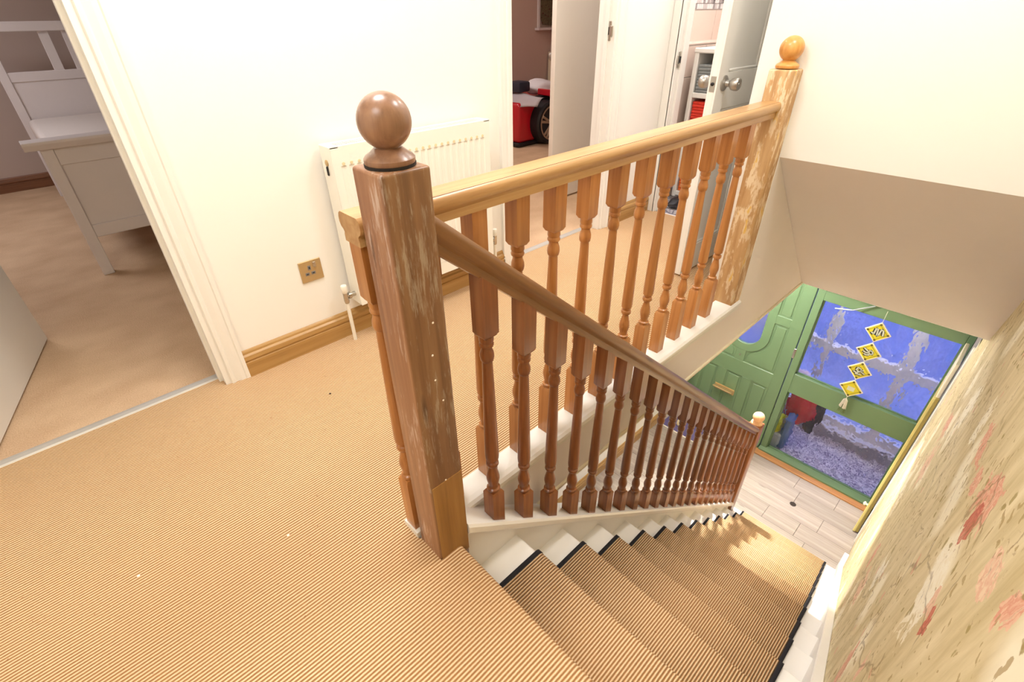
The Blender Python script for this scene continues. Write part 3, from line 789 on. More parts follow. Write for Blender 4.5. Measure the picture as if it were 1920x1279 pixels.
tt = obj('tassel', ts, 'tassel_white', orn); obj('fringe', tg, 'tassel_green', tt)
tag(orn, 'string of four yellow diamond tiles with raised signs and a tassel', 'ornament')
rod = obj('curtain_rod', MB().tube([(XF - 0.03, -0.01, -0.86), (XF - 0.05, -0.13, -0.82), (XF - 0.02, -0.255, -0.745)], 0.006, 8), 'grey_rod')
tag(rod, 'thin grey rod above the yellow ornament at the top of the green screen', 'rod')

# ---------------------------------------------------------------- staircase
sc = empty('staircase', (0, 0, ZF))
def sp(name, mb, mat, **k):
    o = obj(name, mb, mat, sc, **k)
    o.location = Vector(o.location) + Vector((0, 0, -ZF)); return o
YS0, YS1 = -0.846, -0.022
NX = lambda n: XN + G * n
for n_ in range(1, 13):
    zt = -R_ * n_ - 0.010
    x0, x1 = NX(n_ - 1) - 0.024, NX(n_) - 0.008
    prof = [(x0, zt - 0.022)] + [(x1 - 0.011, zt - 0.022)] + arc(x1 - 0.011, zt - 0.011, 0.011, -90, 90, 6) + [(x0, zt)]
    sp('tread', MB().prism(prof, 'Y', YS0, YS1), 'stair_white', smooth=True)
for n_ in range(0, 13):
    xr = NX(n_) - 0.026
    zt = -R_ * n_ - 0.010 - 0.022
    zb = -R_ * (n_ + 1) - 0.010
    if n_ == 12: zb = ZF
    sp('riser', MB().box(xr - 0.012, xr, YS0, YS1, zb, zt), 'stair_white')
# wall string
def line_z(x, c=0.0): return -(x - XN) * R_ / G + c
sp('wall_string', MB().prism([(-0.02, 0.0), (-0.02, line_z(-0.02, 0.028)), (0.02, line_z(0.0, 0.028) - 0.01), (2.96, line_z(2.96, 0.028)), (3.08, ZF + 0.16), (3.08, ZF), (2.62, ZF), (0.0, line_z(0.0, -0.30))], 'Y', YW + 0.0005, YS0, 0.003), 'stair_white')
# outer string, cap and spandrel
cz = lambda x: 0.100 - 0.862 * x
sp('outer_string', MB().prism([(0.046, cz(0.046) - 0.03), (2.715, cz(2.715) - 0.03), (2.715, ZF), (2.62, ZF), (0.046, line_z(0.046, -0.28))], 'Y', YS1, 0.018), 'stair_white')
capsec = [(-0.0485, -0.03), (-0.0525, -0.024), (-0.0525, -0.008), (-0.048, 0.0), (0.030, 0.0), (0.034, -0.006), (0.034, -0.026), (0.028, -0.03)]
t = MB(); b = bmesh.new()
ra = [b.verts.new((0.046, y, cz(0.046) + z * 1.3)) for y, z in capsec]; rb = [b.verts.new((2.712, y, cz(2.712) + z * 1.3)) for y, z in capsec]
b.faces.new(ra); b.faces.new(rb[::-1])
for i in range(len(capsec)):
    j = (i + 1) % len(capsec); b.faces.new((ra[j], ra[i], rb[i], rb[j]))
bmesh.ops.recalc_face_normals(b, faces=b.faces); t.add(b)
sp('string_cap', t, 'stair_white')
sp('shade_panel', MB().prism([(0.35, -0.55), (2.6, -2.45), (2.6, ZF), (0.35, ZF)], 'Y', -0.012, 0.008), 'wall_cream')  # unseen panel under the string, added for how the light falls
tag(sc, 'white painted closed-string staircase descending to the hall', 'staircase')

# runner
def runner_path(n0=0, n1=12, lift=0.0):
    pts = []
    for n_ in range(n0, n1 + 1):
        xn_, zt = NX(n_), -R_ * n_
        if n_ > n0:
            xb = NX(n_ - 1) - 0.020
            pts += [(xb, zt + 0.012), (xb + 0.004, zt + 0.003), (xb + 0.014, zt)]
        elif n0 > 0: pts.append((xn_ - 0.2, zt))
        pts += [(xn_ - 0.020, zt)] + [(p[0], p[1]) for p in arc(xn_ - 0.016, zt - 0.016, 0.016, 80, -35, 6)]
        pts += [(xn_ - 0.012, zt - 0.036), (xn_ - 0.018, zt - 0.055)]
    return pts
def strip(path, y0, y1, th, step=None):
    b = bmesh.new(); n = len(path); top = []; bot = []
    nor = []
    for i in range(n):
        a = Vector(path[max(i - 1, 0)]); c = Vector(path[min(i + 1, n - 1)]); d = (c - a).normalized(); nor.append(Vector((-d.y, d.x)))
    for i, p in enumerate(path):
        q = Vector(p) - nor[i] * th * (1 if nor[i].y > -0.2 else 1)
        top.append((b.verts.new((p[0], y0, p[1])), b.verts.new((p[0], y1, p[1])))); bot.append((b.verts.new((q.x, y0, q.y)), b.verts.new((q.x, y1, q.y))))
    for i in range(n - 1):
        b.faces.new((top[i][0], top[i][1], top[i + 1][1], top[i + 1][0])); b.faces.new((bot[i][0], bot[i + 1][0], bot[i + 1][1], bot[i][1]))
        b.faces.new((top[i][0], top[i + 1][0], bot[i + 1][0], bot[i][0])); b.faces.new((top[i][1], bot[i][1], bot[i + 1][1], top[i + 1][1]))
    b.faces.new((top[0][0], bot[0][0], bot[0][1], top[0][1])); b.faces.new((top[-1][0], top[-1][1], bot[-1][1], bot[-1][0]))
    bmesh.ops.recalc_face_normals(b, faces=b.faces)
    m = MB(); m.add(b); return m
YR0, YR1 = -0.762, -0.121
path = [(NX(0) - 0.020, -0.06), (NX(0) - 0.022, -0.10), (NX(0) - 0.021, -0.17)]
for n_ in range(1, 13):
    xn_, zt = NX(n_), -R_ * n_; xb = NX(n_ - 1) - 0.021
    path += [(xb, zt + 0.02), (xb + 0.003, zt + 0.006), (xb + 0.012, zt), (xn_ - 0.08, zt + 0.0005), (xn_ - 0.018, zt)]
    path += arc(xn_ - 0.018, zt - 0.018, 0.018, 75, -30, 6) + [(xn_ - 0.008, zt - 0.045), (xn_ - 0.016, zt - 0.075), (xn_ - 0.021, zt - 0.12)]
path.append((NX(12) - 0.021, ZF + 0.002))
rn = empty('stair_runner', (0, 0, ZF))
def rp(name, mb, mat, **k):
    o = obj(name, mb, mat, rn, **k); o.location = Vector(o.location) + Vector((0, 0, -ZF)); return o
rp('carpet', strip(path, YR0, YR1, 0.007), 'sisal_carpet', smooth='all')
lifted = [(p[0], p[1]) for p in path]
def offset(path, d):
    out = []
    n = len(path)
    for i, p in enumerate(path):
        a = Vector(path[max(i - 1, 0)]); c = Vector(path[min(i + 1, n - 1)]); dd = (c - a).normalized(); out.append((p[0] - (-dd.y) * -d, p[1] + dd.x * d))
    return out
rp('edge_binding', strip(offset(path, 0.002), YR1 - 0.002, YR1 + 0.012, 0.011), 'black_binding', smooth='all')
rp('edge_binding', strip(offset(path, 0.002), YR0 - 0.012, YR0 + 0.002, 0.011), 'black_binding', smooth='all')
tag(rn, 'ribbed tan sisal stair runner with black bound edges', 'carpet')

# landing carpet
lc = MB()
nose = [(-1.9, 0.0), (XN - 0.016, 0.0)] + arc(XN - 0.016, -0.016, 0.016, 75, -30, 6) + [(XN - 0.006, -0.036), (XN - 0.016, -0.06)]
t1 = strip(nose, YW + 0.001, -0.046, 0.008)
me = bpy.data.meshes.new('t'); t1.bm.to_mesh(me); t1.bm.free(); lc.bm.from_mesh(me)
lc.box(-1.9, -0.0455, -0.046, 0.046, -0.010, 0.0)
lc.box(-1.9, -0.05, 0.046, 0.114, -0.010, 0.0)
lc.box(-1.9, D1A, 0.114, YL, -0.010, 0.0).box(D1A, D1B, 0.114, 1.178, -0.010, 0.0).box(D1B, D2A, 0.114, YL, -0.010, 0.0).box(D2A, D2B, 0.114, 1.17, -0.010, 0.0).box(D2B, 2.64, 0.114, YL, -0.010, 0.0)
lco = obj('landing_carpet', lc, 'sisal_carpet', smooth=True)
tag(lco, 'ribbed tan sisal carpet covering the landing floor', 'carpet')
for a, b, lab in ((D1A, D1B, 'grey metal threshold strip across the bedroom doorway'), (D2A, D2B, 'grey metal threshold strip across the middle doorway')):
    m = MB().prism([(1.172, 0.0), (1.176, 0.005), (1.192, 0.007), (1.205, 0.005), (1.21, 0.0)], 'X', a + 0.013, b - 0.013)
    tag(obj('threshold_strip', m, 'grey_strip'), lab, 'threshold strip')
# lint and crumbs on carpet
for (x, y, lab, mt, r) in ((-0.62, 0.45, 'tiny white lint flake on the carpet at the bottom left', 'lint_white', 0.004), (-0.30, 0.30, 'tiny white lint flake on the carpet left of the big newel', 'lint_white', 0.004), (0.06, 0.78, 'tiny dark crumb on the carpet near the radiator', 'dark_crumb', 0.004)):
    m = MB().lathe([(r * 0.4, 0.0), (r, 0.001), (r * 0.8, 0.003), (r * 0.2, 0.0035)], (x, y, 0), 6)
    tag(obj('fleck', m, mt), lab, 'fleck')

# ---------------------------------------------------------------- balusters
TURN = [(0.0165, 0.0), (0.0185, 0.003), (0.0185, 0.010), (0.014, 0.013), (0.0128, 0.018), (0.0150, 0.028), (0.0182, 0.045), (0.0180, 0.055), (0.0150, 0.070), (0.0112, 0.086), (0.0105, 0.093), (0.0150, 0.097), (0.0175, 0.103), (0.0165, 0.110), (0.0115, 0.113), (0.0120, 0.117), (0.0176, 0.123), (0.0186, 0.135), (0.0176, 0.20), (0.0150, 0.33), (0.0124, 0.425), (0.0120, 0.436), (0.0150, 0.440), (0.0168, 0.450), (0.0160, 0.460), (0.0126, 0.470), (0.0124, 0.476), (0.0160, 0.479), (0.0170, 0.484), (0.0150, 0.489), (0.0170, 0.494), (0.0165, 0.505)]
HB = 0.0205
def baluster_mesh(z_bot, z_low, z_top, slope_b=0.0, slope_t=0.0):
    """square foot from z_bot to z_low, turned section of 0.505, square head up to z_top"""
    m = MB(); b = bmesh.new()
    def sq(z, h, sl=0.0, ch=0.0):
        return [b.verts.new((sx * h, sy * h, z - sl * sx * h)) for sx, sy in ((-1, -1), (1, -1), (1, 1), (-1, 1))]
    zh = z_low + 0.505
    for z0, z1, sl0, sl1, chb, cht in ((z_bot, z_low, slope_b, 0, 0, 1), (zh, z_top, 0, slope_t, 1, 0)):
        rings = []
        if chb: rings += [sq(z0, HB - 0.005), sq(z0 + 0.009, HB)]
        else: rings += [sq(z0, HB, sl0)]
        if cht: rings += [sq(z1 - 0.009, HB), sq(z1, HB - 0.005)]
        else: rings += [sq(z1, HB, sl1)]
        for A, B in zip(rings, rings[1:]):
            for k in range(4): b.faces.new((A[k], A[(k + 1) % 4], B[(k + 1) % 4], B[k]))
        b.faces.new(rings[0][::-1]); b.faces.new(rings[-1])
    bmesh.ops.recalc_face_normals(b, faces=b.faces)
    m.add(b); m.lathe([(r, z_low + z) for r, z in TURN], (0, 0, 0), 16)
    return m

# handrail section, top centre at origin
RAIL = [(-0.029, 0.0), (0.029, 0.0), (0.0345, -0.004), (0.0375, -0.012), (0.0375, -0.020), (0.034, -0.028), (0.027, -0.033), (0.0245, -0.037), (0.0265, -0.042), (0.0265, -0.054), (-0.0265, -0.054), (-0.0265, -0.042), (-0.0245, -0.037), (-0.027, -0.033), (-0.034, -0.028), (-0.0375, -0.020), (-0.0375, -0.012), (-0.0345, -0.004)]
YBAL = 0.083
lb = empty('landing_balustrade', (0, YBAL, 0))
obj('handrail', MB().sweep(RAIL, [(-0.050, 0, 0.881), (0.8, 0, 0.881), (1.697, 0, 0.881)]), 'rail_pine', lb, smooth=True)
obj('rail_top_joint', MB().box(0.046, 1.69, -0.0292, -0.0282, 0.8795, 0.8815), plain('joint_dark', (120, 72, 40), 0.7), lb)
cap = MB()
ys = -YBAL
cap.prism([(0.030, -0.012), (0.030, 0.012), (0.026, 0.018), (ys + 0.050, 0.018), (ys + 0.050, -0.012)], 'X', -0.052, 0.0455)
cap.prism([(0.030, -0.012), (0.030, 0.012), (0.026, 0.018), (ys + 0.046, 0.018), (ys + 0.030, 0.016), (ys + 0.022, 0.008), (ys + 0.022, -0.004), (ys + 0.028, -0.010), (ys + 0.034, -0.014), (ys + 0.030, -0.022), (ys + 0.032, -0.036), (ys + 0.037, -0.048), (ys + 0.037, -0.012)], 'X', 0.0455, XU - 0.001)
obj('base_rail', cap, 'white_gloss', lb)
bal0 = obj('baluster', baluster_mesh(0.018, 0.200, 0.8275), 'baluster_pine', lb, smooth=True)
for k in range(-2, 11):
    o = bal0 if k == -2 else bal0.copy()
    if k != -2: COL.objects.link(o)
    o.parent = lb; o.location = (-0.027 if k == -2 else 0.229 + 0.1303 * k, 0, 0); o.rotation_euler = (0, 0, random.choice((0, PI / 2, PI, -PI / 2)) + random.uniform(-0.02, 0.02) * (k > -1))
tag(lb, 'turned pine balustrade with light level handrail along the landing edge', 'balustrade')

sb = empty('stair_balustrade', (0, -0.0195, ZF))
RS = 0.857
sec = [(a, z * 1.08) for a, z in RAIL]
def rz(x): return 0.925 - RS * x
th_ = math.atan(RS); L_ = 2.72 / math.cos(th_)
o = obj('handrail', MB().sweep(RAIL, [(0.0, 0, 0), (L_ * 0.5, 0, 0), (L_, 0, 0)]), 'stair_rail_pine', sb, smooth=True)
o.location = (0.030, 0.0125, -ZF + rz(0.030)); o.rotation_euler = (0, th_, 0)
zb0, zt0 = cz(0) , rz(0) - 0.054 * math.sqrt(1 + RS * RS) + 0.003
hb = zt0 - zb0
low = hb - 0.505 - 0.135
st0 = obj('baluster', baluster_mesh(0.0, low, hb + 0.001, 0.862, 0.857), 'stair_baluster_pine', sb, smooth=True)
for k in range(22):
    o = st0 if k == 0 else st0.copy()
    if k: COL.objects.link(o)
    o.parent = sb; x = 0.162 + 0.1178 * k; o.location = (x, 0, -ZF + cz(x) + 0.0005)
tag(sb, 'turned reddish pine balustrade with sloping handrail down the stairs', 'balustrade')

# ---------------------------------------------------------------- newel posts
def ball_profile(r, zc, z0):
    pts = [(0.020, z0)]
    a0 = -math.acos(min(1, 0.0))
    for k in range(19):
        a = math.radians(-62 + (152) * k / 18)
        pts.append((max(0.0008, r * math.cos(a)), zc + r * math.sin(a)))
    return pts
def newel(name, x, y, zb, H, mat, capmat, label, r=0.041, ring=True, w=0.091):
    t = empty(name, (x, y, zb)); h = w / 2
    obj('post', MB().box(-h, h, -h, h, 0, H - zb, 0.006, 3), mat, t, smooth=True)
    z = H - zb
    if ring: obj('gasket', MB().lathe([(0.0405, z - 0.001), (0.041, z + 0.0045)], (0, 0, 0), 32), 'black_rubber', t)
    f = obj('finial', MB().lathe([(0.0385, z + 0.003), (0.0402, z + 0.006), (0.0402, z + 0.012), (0.037, z + 0.016), (0.029, z + 0.021), (0.0225, z + 0.027)] + ball_profile(r, z + 0.027 + r * 0.92, z + 0.0275), (0, 0, 0), 40), capmat, t, smooth=True)
    tag(t, label, 'newel post'); return t
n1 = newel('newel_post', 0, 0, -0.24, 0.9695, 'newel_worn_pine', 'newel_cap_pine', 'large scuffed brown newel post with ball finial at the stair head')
obj('repair_board', MB().box(-0.0405, 0.0445, -0.0465, -0.044, 0.20, 0.24 + 0.268, 0.0008), 'repair_pine', n1)
for z in (0.62, 0.56, 0.50, 0.69, 0.27, 0.18):
    obj('filler_spot', MB().lathe([(0.0024, 0), (0.002, 0.0008), (0.0002, 0.001)], (0.008 + 0.01 * math.sin(40 * z), -0.0455, z + 0.24), 7, Matrix.Rotation(PI / 2, 4, 'X')), 'lint_white', n1)
n2 = newel('newel_post', 1.7425, 0.0785, -0.045, 0.985, 'stripped_newel', 'far_cap_pine', 'stripped newel post with paint remnants standing against the far wall', ring=False)
n3 = newel('newel_post', 2.757, -0.0005, ZF, -1.405, 'stair_baluster_pine', 'pale_cap_pine', 'newel post with small ball finial at the foot of the stairs', r=0.041, ring=False)
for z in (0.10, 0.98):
    obj('white_block', MB().box(0.045, 0.062, -0.04, -0.012, z, z + 0.05, 0.003), 'white_plastic', n3)  # white blocks on the post; the upper one paints its lamp-lit spot

# ---------------------------------------------------------------- radiator
rd = empty('radiator', (0.356, YL, 0.165))
RW, RH, RD0, RD1 = 0.735, 0.622, -0.102, -0.03
b = bmesh.new()
# fluted front panel
xs = []; npitch = 22; p = (RW - 0.05) / npitch
prof = [(0.0, 0.0), (0.018, 0.0)]
for k in range(npitch):
    a = 0.025 + p * k
    prof += [(a + 0.004, 0.0), (a + 0.009, 0.003), (a + p - 0.009, 0.003), (a + p - 0.004, 0.0)]
prof += [(RW - 0.018, 0.0), (RW, 0.0)]
def plate(z0, z1, flat=False):
    for (xa, da), (xb, db) in zip(prof, prof[1:]):
        if flat: da = db = 0
        vs = [b.verts.new((xa, RD0 + da, z0)), b.verts.new((xb, RD0 + db, z0)), b.verts.new((xb, RD0 + db, z1)), b.verts.new((xa, RD0 + da, z1))]
        b.faces.new(vs)
plate(0.055, RH - 0.065); plate(0, 0.055, True); plate(RH - 0.065, RH, True)
bmesh.ops.remove_doubles(b, verts=b.verts, dist=0.0001)
m = MB(); m.add(b)
m.box(0.001, RW - 0.001, RD0 + 0.008, RD0 + 0.02, 0.0, RH - 0.001)
obj('front_panel', m, 'radiator_white', rd)
obj('back_panel', MB().box(0.004, RW - 0.004, -0.034, -0.024, 0.01, RH - 0.01), 'radiator_white', rd)
for sx in (0, 1):
    x0 = 0 if sx == 0 else RW - 0.003
    obj('side_panel', MB().box(x0 - 0.002 * (1 - sx), x0 + 0.003, RD0 + 0.001, -0.022, 0.004, RH + 0.002, 0.001), 'radiator_white', rd)
gr = MB().box(0, RW, RD0 + 0.001, RD0 + 0.012, RH - 0.004, RH + 0.003, 0.001).box(0, RW, -0.034, -0.022, RH - 0.004, RH + 0.003, 0.001)
gr.box(0, 0.03, RD0, -0.022, RH - 0.003, RH + 0.0028).box(RW - 0.03, RW, RD0, -0.022, RH - 0.003, RH + 0.0028)
tg_ = obj('top_frame', gr, 'radiator_white', rd)
sl = MB()
x = 0.034
while x < RW - 0.034:
    sl.box(x, x + 0.0036, RD0 + 0.010, -0.03, RH - 0.006, RH + 0.001); x += 0.0098
obj('grille_bars', sl, 'radiator_white', rd, kind='stuff')
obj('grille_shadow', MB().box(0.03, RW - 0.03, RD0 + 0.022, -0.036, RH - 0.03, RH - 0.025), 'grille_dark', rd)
w0 = None
for k in range(npitch):
    if w0 is None: o = w0 = obj('weld_dot', MB().lathe([(0.0072, 0), (0.0055, 0.0012), (0.0008, 0.0014)], (0, 0, 0), 10, Matrix.Rotation(PI / 2, 4, 'X')), 'weld_mark', rd)
    else: o = w0.copy(); COL.objects.link(o); o.parent = rd
    o.location = (0.025 + p * (k + 0.5), RD0 + 0.0062 if False else RD0 + 0.0005, RH - 0.058)
pl = MB().lathe([(0.011, 0), (0.011, 0.003), (0.007, 0.005), (0.001, 0.005)], (-0.002, -0.062, RH - 0.055), 16, Matrix.Rotation(-PI / 2, 4, 'Y'))
obj('air_vent', pl, 'brass', rd)
obj('key_loop', MB().box(-0.008, -0.002, -0.066, -0.056, RH - 0.10, RH - 0.066, 0.003), 'black_rubber', rd)
def valve(x, side, z=0.045):
    v = MB().lathe([(0.010, 0), (0.010, 0.02), (0.014, 0.022), (0.014, 0.032), (0.009, 0.034), (0.009, 0.05)], (x, -0.064, z), 12, Matrix.Rotation(PI / 2 * -side, 4, 'Y'))
    o = obj('valve', v, 'chrome', rd, smooth=True)
    vx = x - side * 0.044
    obj('valve_body', MB().lathe([(0.009, -0.03), (0.011, -0.02), (0.011, 0.016), (0.008, 0.018)], (vx, -0.064, z), 12), 'chrome', rd, smooth=True)
    obj('valve_cap', MB().lathe([(0.010, 0.016), (0.0125, 0.022), (0.0135, 0.045), (0.0115, 0.05), (0.001, 0.051)], (vx, -0.064, z), 14), 'white_plastic', rd, smooth=True)
    obj('pipe', MB().lathe([(0.0078, -0.03), (0.0078, -z - 0.165)], (vx, -0.064, z), 10), 'white_plastic', rd, smooth=True)
valve(0.0, 1); valve(RW, -1, 0.06)
tag(rd, 'white fluted panel radiator on the landing wall behind the big newel', 'radiator')

# ---------------------------------------------------------------- socket
so = empty('wall_socket', (0.223, YL, 0.337))
obj('plate', MB().box(-0.044, 0.044, -0.006, 0, -0.043, 0.043, 0.0015), 'brass', so)
obj('switch', MB().box(0.010, 0.022, -0.010, -0.005, 0.012, 0.034, 0.001), 'chrome', so)
for x_, z_, w_, h_ in ((-0.006, 0.014, 0.004, 0.007), (-0.018, -0.010, 0.006, 0.004), (0.006, -0.010, 0.006, 0.004)):
    ins = obj('pin_insert', MB().box(x_ - w_ - 0.002, x_ + w_ + 0.002, -0.0072, -0.005, z_ - h_ - 0.002, z_ + h_ + 0.002, 0.0005), plain('insert_grey', (120, 118, 116), 0.5), so)
    obj('pin_hole', MB().box(x_ - w_ * 0.6, x_ + w_ * 0.6, -0.0076, -0.0068, z_ - h_ * 0.6, z_ + h_ * 0.6), 'black_rubber', ins)
tag(so, 'single brass wall socket with small rocker switch beside the radiator', 'socket')

# ---------------------------------------------------------------- doors on the landing
def leaf(name, w, h, label=None):
    pass
# bedroom door leaf, opened into the bedroom
d3 = sempty('door_3', (-0.862, 1.225, 0.0))
ang = math.atan2(2.005 - 1.225, -0.653 + 0.862)
d3.rotation_euler = (0, 0, ang)
struct('leaf', MB().box(0, 0.80, 0.0, 0.035, 0.008, 1.98, 0.002), 'white_gloss', d3)
struct('knob', MB().lathe([(0.024, 0), (0.024, 0.006), (0.01, 0.01), (0.01, 0.03), (0.024, 0.04), (0.024, 0.056), (0.016, 0.062), (0.002, 0.063)], (0.74, 0.0, 0.93), 20, Matrix.Rotation(PI / 2, 4, 'X')), 'steel', d3, smooth=True)
# bathroom door leaf, standing open along the landing
d4 = sempty('door_4', (1.838, 0.38, 0.0))
LW = 0.785; st = 0.035
core = MB().box(0, LW, 0.010, 0.030, 0.010, 1.98)
for y0, y1 in ((0.0, 0.010), (0.030, 0.040)):
    for (xa, xb, za, zb) in ((0, 0.085, 0.010, 1.98), (0.372, 0.420, 0.20, 1.9), (LW - 0.085, LW, 0.010, 1.98)): core.box(xa, xb, y0, y1, za, zb, 0.001)
    for (za, zb) in ((0.010, 0.15), (0.80, 0.945), (1.5, 1.6), (1.88, 1.98)): core.box(0.085, LW - 0.085, y0, y1, za, zb, 0.001)
struct('leaf', core, 'white_gloss', d4)
for (xa, xb) in ((0.085, 0.372), (0.42, LW - 0.085)):
    for za, zb in ((0.15, 0.80), (0.945, 1.5)):
        mb_ = MB().box(xa, xa + 0.012, 0.003, 0.012, za, zb, 0.003).box(xb - 0.012, xb, 0.003, 0.012, za, zb, 0.003).box(xa, xb, 0.003, 0.012, za, za + 0.012, 0.003).box(xa, xb, 0.003, 0.012, zb - 0.012, zb, 0.003)
        struct('panel_moulding', mb_, 'white_gloss', d4)
struct('latch_plate', MB().box(-0.002, 0.0, 0.008, 0.032, 0.875, 0.935, 0.0006), 'steel', d4)
struct('latch_bolt', MB().lathe([(0.007, 0), (0.007, 0.006), (0.003, 0.008)], (0, 0.02, 0.905), 12, Matrix.Rotation(-PI / 2, 4, 'Y')), 'black_rubber', d4)
KN = [(0.031, 0), (0.031, 0.004), (0.026, 0.008), (0.014, 0.012), (0.0125, 0.026), (0.016, 0.031), (0.0235, 0.038), (0.0262, 0.050), (0.0255, 0.064), (0.022, 0.069), (0.018, 0.0695), (0.016, 0.0675), (0.006, 0.067), (0.005, 0.069), (0.001, 0.069)]
struct('knob', MB().lathe(KN, (0.06, 0.0, 0.905), 28, Matrix.Rotation(PI / 2, 4, 'X')), 'steel', d4, smooth=True)
struct('knob', MB().lathe(KN, (0.06, 0.04, 0.905), 28, Matrix.Rotation(-PI / 2, 4, 'X')), 'steel', d4, smooth=True)

# ---------------------------------------------------------------- bedroom: white day bed
bd = empty('bed', (-0.41, 2.60, 0))
BW = 1.02
def part(n, mb, mt='bed_white', par=None): return obj(n, mb, mt, par or bd)
part('leg', MB().box(0.055, 0.105, 0.0, 0.05, 0, 0.655, 0.003))
part('leg', MB().box(BW - 0.10, BW - 0.05, 0.0, 0.05, 0, 0.655, 0.003))
part('top_rail', MB().prism([(-0.03, 0.682), (-0.015, 0.655), (0.065, 0.655), (0.08, 0.682), (0.08, 0.694), (-0.03, 0.694)], 'X', 0.0, BW, 0.002))
part('upper_board', MB().box(0.105, BW - 0.10, 0.008, 0.036, 0.575, 0.655, 0.002))
part('footboard_panel', MB().box(0.10, BW - 0.095, 0.016, 0.03, 0.26, 0.58))
part('lower_board', MB().box(0.105, BW - 0.10, 0.004, 0.038, 0.205, 0.27, 0.003))
# headboard
HY = 1.98
part('leg', MB().box(0.075, 0.13, HY, HY + 0.05, 0, 1.12, 0.003))
part('leg', MB().box(BW - 0.075, BW - 0.02, HY, HY + 0.05, 0, 1.12, 0.003))
part('headboard_rail', MB().box(-0.02, BW + 0.02, HY - 0.01, HY + 0.06, 1.105, 1.165, 0.004))
part('headboard_rail', MB().box(0.10, BW - 0.075, HY + 0.005, HY + 0.04, 0.80, 0.862, 0.003))
for xs_ in (0.40, 0.535, 0.67): part('headboard_slat', MB().box(xs_, xs_ + 0.06, HY + 0.01, HY + 0.03, 0.86, 1.11, 0.002))
part('headboard_panel', MB().box(0.075, BW - 0.075, HY + 0.012, HY + 0.03, 0.3, 0.80))
part('side_rail', MB().box(0.10, 0.125, 0.04, HY, 0.30, 0.42, 0.003))
part('side_rail', MB().box(BW - 0.06, BW - 0.03, 0.04, HY, 0.28, 0.42, 0.003))
tag(bd, 'white wooden bed with slatted headboard seen through the bedroom doorway', 'bed')
mt_ = obj('mattress', MB().box(-0.305, 0.53, 2.66, 4.56, 0.40, 0.565, 0.035, 3), 'mattress_white', smooth=True)
tag(mt_, 'white sheeted mattress lying in the bed', 'mattress')

# ---------------------------------------------------------------- child room
d5 = sempty('door_5', (2.27, 1.70, 0))
struct('leaf', MB().box(0.0, 0.76, 0.0, 0.036, 0.012, 2.0, 0.0015), plain('door_shade_white', (234, 228, 218), 0.5, grain=0.01), d5)
struct('knob', MB().lathe([(0.024, 0), (0.024, 0.006), (0.01, 0.01), (0.01, 0.03), (0.024, 0.04), (0.024, 0.056), (0.002, 0.06)], (0.06, 0.036, 0.93), 18, Matrix.Rotation(-PI / 2, 4, 'X')), 'steel', d5, smooth=True)
car = empty('car_bed', (3.34, 3.02, 0.0))
obj('body', MB().box(0.0, 1.5, 0.11, 0.92, 0.04, 0.42, 0.035, 3), 'car_red', car, smooth=True)
fend = arc(0.37, 0.215, 0.305, 92, 0, 12) + arc(0.37, 0.215, 0.245, 0, 92, 12)
obj('fender', MB().prism([(p_[0], p_[1]) for p_ in fend], 'Y', 0.0, 0.2, 0.006), 'car_red', car, smooth=True)
obj('wheel_arch', MB().prism(arc(0.37, 0.215, 0.243, 120, -20, 14), 'Y', 0.12, 0.19), 'black_rubber', car)
obj('sill_strip', MB().box(-0.012, 1.5, 0.10, 0.93, 0.012, 0.045, 0.006), 'black_rubber', car)
obj('side_mark', MB().box(-0.004, 0.002, 0.22, 0.42, 0.245, 0.262, 0.002), 'black_rubber', car)
wh = obj('wheel', MB().lathe([(0.165, 0.004), (0.19, 0.0), (0.206, 0.018), (0.21, 0.09), (0.206, 0.16), (0.18, 0.18), (0.1, 0.18)], (0, 0, 0), 40, Matrix.Rotation(-PI / 2, 4, 'X')), 'tyre', car, smooth=True)
wh.location = (0.37, -0.005, 0.213)
obj('rim', MB().lathe([(0.158, 0.015), (0.168, -0.004), (0.152, -0.004), (0.146, 0.03)], (0, 0, 0), 40, Matrix.Rotation(-PI / 2, 4, 'X'), cap=False), 'alloy', wh, smooth=True)
obj('hub_cap', MB().lathe([(0.03, 0.0), (0.03, -0.012), (0.02, -0.018), (0.001, -0.02)], (0, 0, 0), 16, Matrix.Rotation(-PI / 2, 4, 'X')), 'alloy', wh, smooth=True)
for k in range(5):
    a = 2 * PI * k / 5 + 0.3
    for off in (-0.16, 0.16):
        c1, s1 = math.cos(a), math.sin(a); c2, s2 = math.cos(a + off), math.sin(a + off)
        P0 = Vector((c1 * 0.02, 0, s1 * 0.02)); P1 = Vector((c2 * 0.155, 0, s2 * 0.155))
        d = (P1 - P0).normalized(); nn = Vector((-d.z, 0, d.x)) * 0.012
        obj('spoke', MB().prism([((P0 + nn).x, (P0 + nn).z), ((P1 + nn).x, (P1 + nn).z), ((P1 - nn).x, (P1 - nn).z), ((P0 - nn).x, (P0 - nn).z)], 'Y', -0.008, 0.004, 0.002), 'alloy', wh)
tag(car, 'red racing car shaped bed with silver spoked wheel in the far room', 'bed')
